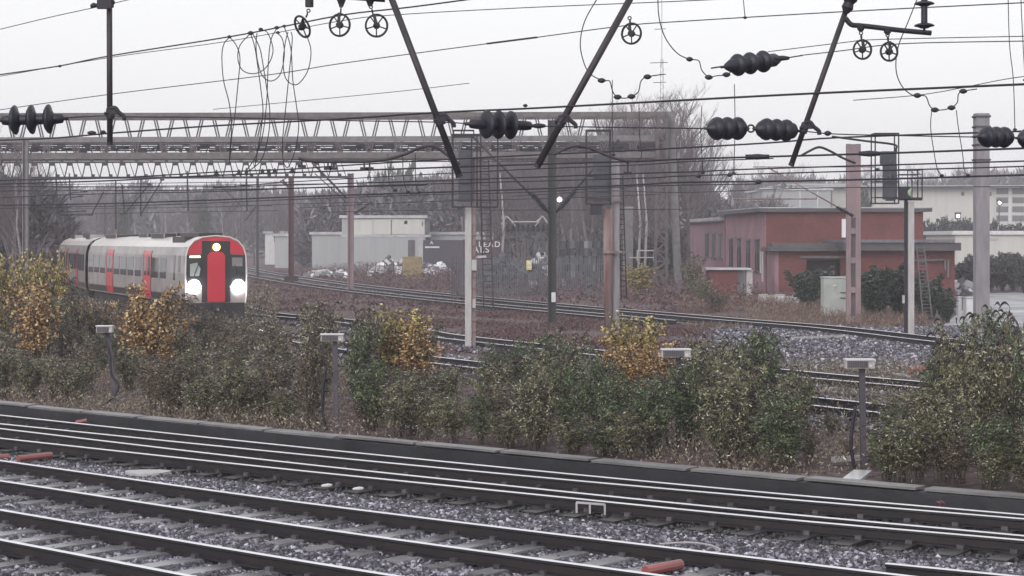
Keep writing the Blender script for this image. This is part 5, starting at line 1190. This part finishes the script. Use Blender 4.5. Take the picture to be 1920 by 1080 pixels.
# the farther strip on the left, in front of the train
for x in range(-40, 470, 38):
    place('brown' if R.random() < .7 else 'green', x+R.uniform(-8,8), 668+R.uniform(-12,12), (585 if x > 340 else 560)+R.uniform(-12,18), 95, 'browned bush on the strip between the train track and the front thicket', 'bushes on the strip before the train')
for x, yb, yt, w, kd, lab in (
 (20,660,455,110,'yellow','tall yellowing birch at the left edge'),(88,665,452,95,'yellow','tall yellowing birch just right of the plated mast'),(-40,668,480,110,'yellow','yellowing birch cut by the left edge of the picture'),
 (60,690,520,120,'orange','orange-leaved birch in front of the mast with the number plate'),(130,655,520,70,'brown','brown-leaved sapling before the rear coach'),(185,670,560,80,'orange','low orange-leaved birch under the coupling of the two coaches'),
 (280,715,520,135,'orange','orange-leaved birch in front of the front coach doors'),(318,700,590,80,'orange','low orange-leaved birch under the left headlight'),
 (755,738,560,150,'yellow','yellow birch standing in the thicket left of the left signal'),(772,742,592,120,'orange','orange-leaved birch beside the yellow one left of the left signal'),(712,735,600,95,'yellow','low yellow birch left of the pair by the left signal'),
 (1195,760,572,140,'yellow','yellow birch in the thicket just left of the third post box'),(1165,765,625,105,'orange','orange-leaved birch among the bushes right of the middle signal'),(1232,768,635,105,'orange','orange-leaved birch touching the third post box'),(1170,640,480,90,'yellow','olive-yellow sapling behind the curving track near the lattice legs')):
    if yb == 640: place(kd, 1200, 560, 488, 90, lab)
    else: place(kd, x, yb, yt, w, lab)
# shrubs round the brick building
for x, yb, yt, w, kd, lab in (
 (1515,578,503,100,'dark','dark green shrub left of the large grey cabinet'),(1560,570,520,60,'dark','dark green shrub behind the large grey cabinet'),
 (1640,597,500,120,'dark','dark green shrub right of the pinkish concrete mast'),(1688,594,503,120,'dark','dark green shrub behind the slim right signal post'),(1742,598,520,110,'dark','dark green shrub at the right corner of the brick building'),(1775,606,545,70,'dark','low dark shrub beside the two white cabinets'),
 (1300,562,475,60,'green','grey-green bush at the left end of the brick building'),(1318,575,520,60,'green','low bush left of the little brick hut'),(1340,585,545,70,'brown','low brown bush in front of the little brick hut')):
    place(kd, x, yb, yt, w, lab, 'shrubs round the brick building')
for k in range(11):
    x = 1790+k*22; place('blue', x, 548+R.uniform(-4,4), (495 if x < 1815 else 474)+R.uniform(-6,8), 80, 'blue-grey hedge shrub beyond the wet yard at the right', 'hedge shrubs beyond the yard')
for k in range(18):
    x = 1735+k*20; place('blue', x, 0, 412+R.uniform(-8,10)+(8 if x > 1860 else 0), 50, 'dark shrub in the far hedge line before the long white building', 'far hedge line', Z=215)

# scattered low growth
def scatter(name, lab, n, region, hgt, L, Wd, m, seed, up=.5, kind='grass', low=None):
    rg = np.random.default_rng(seed); pts = []
    x = rg.uniform(region[0],region[1],n*6); y = 1/rg.uniform(1/(region[3]-HY),1/(region[2]-HY),n*6)+HY
    Z = F*(H-GZ)/(y-HY); wgt = (Z/Z.max())**1.0; X = (x-CX)/F*Z
    nz = np.sin(X*.9+np.sin(Z*.35)*2)+np.sin(Z*.55+X*.3)+rg.normal(0,.7,len(X))
    ok = (nz > -.1) & (rg.random(len(X)) < wgt)
    for ln, c in ((tA,.9),(offset(tA,1.435),.9),(tB,.6),(offset(tB,1.435),.6),(offset(cT,.7),.6),(offset(cT,-.7),.6)): ok &= dline(X,Z,ln)[0] > c
    d, s = dline(X, Z, r1); ok &= ~((s < 0) | (d < 1.6))
    X = X[ok][:n]; Z = Z[ok][:n]; k = len(X)
    if low:
        da, sa = dline(X, Z, tA); hh = np.where((sa > 0) & (da > 3), hgt, low)
        hh = np.where((sa > 0), np.minimum(hh, np.maximum(low, (da-1)*.12)), hh)
    else: hh = hgt
    P0 = np.stack([X, Z, GZ+rg.random(k)**1.6*hh],1); D = rg.normal(size=(k,3)); D[:,2] = np.abs(D[:,2])*up+up*.4
    o = leafobj(name, P0, D, rg.uniform(.6,1.3,k)*L, rg.uniform(.6,1.3,k)*Wd, m, None, rg); return tag(o, lab, kind, kind='stuff')
scatter('bramble_scrub', 'reddish brown bramble covering the ground between the back tracks', 42000, (740,1340,585,665), .3, .12, .05, 'scrub', 1, .3, 'scrub', low=.1)
scatter('far_scrub', 'reddish dead weeds between the back tracks and the fences', 50000, (470,1420,508,585), 1.1, .24, .09, 'scrub', 2, .5, 'scrub', low=.08)
scatter('dead_grass', 'pale dead grass round the cabinets and the pinkish mast', 30000, (1280,1740,556,618), .4, .22, .028, 'grass', 3, 1.2, low=.12)
scatter('verge_weeds', 'dead weeds and litter behind the kerb wall', 70000, (-40,1990,690,940), .38, .075, .022, 'lf_brown', 4, .9, 'weeds')
scatter('left_scrub', 'brown scrub along the left side of the train track', 30000, (-60,520,560,690), .9, .16, .06, 'lf_brown', 5, .7, 'scrub')

# bare trees
def bare_tree(seed, h=14, m='bark', spread=1.0, twigs=3, label='', name='bare_tree'):
    rr = random.Random(seed); tr = MB(); cr = MB()
    def grow(p, d, ln, r, lv, mb):
        pts = [p]; q = p; dd = d.copy(); n = 4 if lv < 2 else 3
        for k in range(n):
            dd = (dd+Vector((rr.gauss(0,.13),rr.gauss(0,.13),rr.gauss(.05,.08)))).normalized(); q = q+dd*ln/n; pts.append(q)
        mb.tube(pts, [r*(1-.55*k/n) for k in range(n+1)], 5 if lv == 0 else 3, caps=False)
        if lv >= 4 or r < .006: return
        nb = (9,6,5,5)[lv]
        for k in range(nb):
            f = rr.uniform(.25 if lv == 0 else .15, 1); i = min(int(f*n), n-1); b = pts[i].lerp(pts[i+1], f*n-i)
            a = rr.uniform(0,6.283); side = Vector((math.cos(a),math.sin(a),0)); nd = (dd*rr.uniform(.5,1.1)+side*spread*rr.uniform(.5,1)+Vector((0,0,.35))).normalized()
            grow(b, nd, ln*rr.uniform(.38,.62)*(1.15-.35*f), r*(.55 if lv == 0 else .5)*(1.1-.5*f), lv+1, cr)
    grow(Vector((0,0,-.2)), Vector((0,0,1)), h*.82, h*.016, 0, tr)
    t = thing(name, label, 'tree', (0,0,-60), 'bare winter trees')
    obj('trunk', tr, m, t, local=True); obj('crown', cr, 'bark', t, local=True); return t
TREES = [bare_tree(100+k, 14, 'barkp' if k % 2 else 'bark', (.9,1.1,.7,1.0)[k], label='bare leafless tree in the purple-grey wood behind the back tracks') for k in range(4)]
tu = set()
def tree(x, Z, yt, label, group='bare winter trees'):
    s = R.choice(TREES); h = (ZP(yt,Z)-GZ)/13.0; p = (XP(x,Z),Z,GZ); sc = (h*R.uniform(.85,1.15),)*2+(h,)
    if s.name in tu: return dup(s, p, R.uniform(0,6.28), sc, label, group)
    tu.add(s.name); s.location = p; s.scale = sc; s['label'] = label; s['group'] = group; return s
LT = 'bare leafless tree in the purple-grey wood behind the back tracks'
TT = [(560,372),(640,352),(700,318),(760,310),(840,330),(880,300),(930,285),(1000,275),(1100,258),(1150,226),(1200,214),(1240,214),(1290,235),(1330,268),(1380,322),(1440,342)]
for k in range(54):
    x = R.uniform(870,1325) if k < 34 else R.uniform(560,1450); tree(x, (R.uniform(212,262) if x < 1160 else R.uniform(172,255)) if 850 < x < 1300 else R.uniform(268,320), interp(TT,x)+R.uniform(0,60), LT)
for k in range(11):
    x = -90+k*17+R.uniform(-6,6); tree(x, R.uniform(112,150), 292+max(0,x-30)*.9+R.uniform(0,60), 'bare brownish tree at the left edge behind the plated mast', 'bare trees at the left edge')
for k in range(26):
    x = R.uniform(90,620); tree(x, R.uniform(270,380), R.uniform(362,392), 'hazy bare tree far away over the train', 'far hazy trees')
for k in range(16):
    x = R.uniform(1430,1960); tree(x, R.uniform(330,420), R.uniform(335,352), 'hazy bare tree on the far right skyline', 'far hazy skyline trees')
for x, lab in ((1196,'pale slender birch trunk left of the pale relay cabinet pole'),(1208,'pale slender birch trunk left of the lattice gantry leg'),(940,'pale slender trunk right of the left signal')):
    t = thing('birch_tree', lab, 'tree', (XP(x,150),150,GZ)); mb = MB(); mb.tube([(XP(x,150),150,GZ),(XP(x,150)+.2,150,5),(XP(x,150)-.1,150,9)], [.13,.1,.05], 7); obj('trunk', mb, 'pale', t, smooth=True)
    cr = MB()
    for k in range(60):
        z = R.uniform(3.5,9); a = R.uniform(0,6.28); l = R.uniform(.5,1.6); b = Vector((XP(x,150),150,z)); cr.tube([b, b+Vector((math.cos(a)*l*.6,math.sin(a)*l*.6,l*.7)), b+Vector((math.cos(a)*l,math.sin(a)*l,l*.9))], [.02,.012,.006], 3, caps=False)
    obj('crown', cr, 'bark', t)

# the far wood: masses of twigs and foliage nobody could count
M['twigmass'] = island_mat('winter_thicket', [(0,(0.06,0.05,0.065)),(0.5,(0.125,0.105,0.13)),(0.85,(0.19,0.165,0.19)),(1,(0.3,0.28,0.31))], .8)  # lightened to lilac-grey so the colour carries distance haze
M['evermass'] = island_mat('hazy_evergreen', [(0,(0.018,0.024,0.022)),(0.6,(0.04,0.05,0.045)),(1,(0.08,0.09,0.085))], .8)
def wood(name, lab, tab, Z, dep, n, size, m, seed, bump=8):
    rg = np.random.default_rng(seed); x = rg.uniform(tab[0][0], tab[-1][0], n); z = Z+rg.random(n)*dep
    top = np.interp(x, [a for a,_ in tab], [b for _,b in tab])+bump*(np.sin(x*.09)+np.sin(x*.037+1)+.6*np.sin(x*.23))*.6
    X = (x-CX)/F*z; zt = H-(top-HY)/F*z
    hh = GZ+(zt-GZ)*rg.random(n)**.65; P0 = np.stack([X, z, hh],1); D = rg.normal(size=(n,3)); D[:,2] = np.abs(D[:,2])*1.5
    o = leafobj(name, P0, D, rg.uniform(.5,1.5,n)*size, rg.uniform(.5,1.2,n)*size*.28, m, None, rg); return tag(o, lab, 'wood', kind='stuff')
wood('far_wood', 'hazy far-off wood on the horizon over the train', [(-300,340),(60,352),(160,372),(230,362),(330,372),(400,366),(520,372),(620,384),(760,360),(900,352)], 400, 40, 52000, 2.6, 'twigmass', 3, 5)
wood('middle_wood', 'dense bare thicket behind the fences and the hoarding', [(560,392),(640,378),(700,352),(850,350),(900,320),(1000,312),(1150,312),(1250,322),(1300,345),(1360,388),(1470,400)], 262, 14, 60000, 1.5, 'twigmass', 4, 9)
wood('left_wood', 'brown thicket at the left edge behind the yellowing birches', [(-250,330),(0,345),(70,365),(110,400),(135,452)], 142, 16, 30000, 1.1, 'twigmass', 5, 7)
wood('skyline_wood', 'low hazy wood on the right horizon', [(1380,352),(1480,342),(1600,352),(1760,350),(1830,338),(1900,330),(2200,330)], 430, 30, 26000, 2.4, 'twigmass', 6, 4)
wood('low_thicket', 'low green-grey thicket left of the brick building', [(1175,470),(1230,452),(1300,440),(1345,470)], 172, 8, 15000, .9, 'evermass', 8, 5)
for k, (x, yt, w) in enumerate(((712,312,52),(757,307,66),(800,332,50),(232,366,50),(380,362,56),(1485,345,60),(1620,338,60))):
    place('dark', x, 0, yt, w, ('rounded dark evergreen tree standing hazy over the grey shed','rounded hazy tree above the distant train roof','hazy rounded tree on the right skyline')[0 if k < 3 else (1 if k < 5 else 2)], 'rounded far trees', 'tree', Z=300)

# ------------------------------------------------------------------ air, light, camera
m = bpy.data.materials.new('haze'); m.use_nodes = True; nt = m.node_tree; nt.nodes.clear()
out = nt.nodes.new('ShaderNodeOutputMaterial'); pv = nt.nodes.new('ShaderNodeVolumePrincipled')
pv.inputs['Color'].default_value = (0.95,0.94,1.0,1); pv.inputs['Density'].default_value = 0.0008; pv.inputs['Anisotropy'].default_value = 0.15
nt.links.new(pv.outputs[0], out.inputs['Volume']); M['haze'] = m
mb = MB(); mb.span((-330,-15,GZ-1.2),(330,520,34)); tag(obj('haze', mb, 'haze'), kind='stuff')

w = bpy.data.worlds.new('World'); SC.world = w; w.use_nodes = True; nt = w.node_tree; nt.nodes.clear()
out = nt.nodes.new('ShaderNodeOutputWorld'); bg1 = nt.nodes.new('ShaderNodeBackground'); bg2 = nt.nodes.new('ShaderNodeBackground'); add = nt.nodes.new('ShaderNodeAddShader')
sky = nt.nodes.new('ShaderNodeTexSky'); sky.sky_type = 'NISHITA'; sky.sun_disc = False
EL, AZ = math.radians(24), math.radians(205)
sky.sun_elevation = EL; sky.sun_rotation = AZ; sky.air_density = 1.5; sky.dust_density = 5
hs = nt.nodes.new('ShaderNodeHueSaturation'); hs.inputs['Saturation'].default_value = .25
nt.links.new(sky.outputs[0], hs.inputs['Color']); nt.links.new(hs.outputs[0], bg1.inputs[0]); bg1.inputs[1].default_value = .05
bg2.inputs[0].default_value = (0.93,0.93,0.955,1); bg2.inputs[1].default_value = .66            # even overcast cloud
nt.links.new(bg1.outputs[0], add.inputs[0]); nt.links.new(bg2.outputs[0], add.inputs[1]); nt.links.new(add.outputs[0], out.inputs[0])
sl = bpy.data.lights.new('sun', 'SUN'); sl.energy = .6; sl.angle = math.radians(30); sl.color = (1,.96,.92)
so = bpy.data.objects.new('sun', sl); COL.objects.link(so)
dv = Vector((math.sin(AZ)*math.cos(EL), math.cos(AZ)*math.cos(EL), math.sin(EL))); so.rotation_euler = dv.to_track_quat('Z','Y').to_euler()
cam = bpy.data.cameras.new('camera'); co = bpy.data.objects.new('camera', cam); COL.objects.link(co); SC.camera = co
co.location = (0,0,H); co.rotation_euler = (math.pi/2,0,0); cam.sensor_width = 36; cam.lens = F/1920*36; cam.shift_y = -(540-HY)/1920; cam.clip_start = .5; cam.clip_end = 3000
SC.view_settings.view_transform = 'Standard'; SC.view_settings.look = 'None'; SC.view_settings.exposure = 0.42; SC.view_settings.gamma = 1
if SC.render.engine == 'CYCLES' or True:
    try: SC.cycles.volume_bounces = 2; SC.cycles.max_bounces = 6
    except Exception: pass
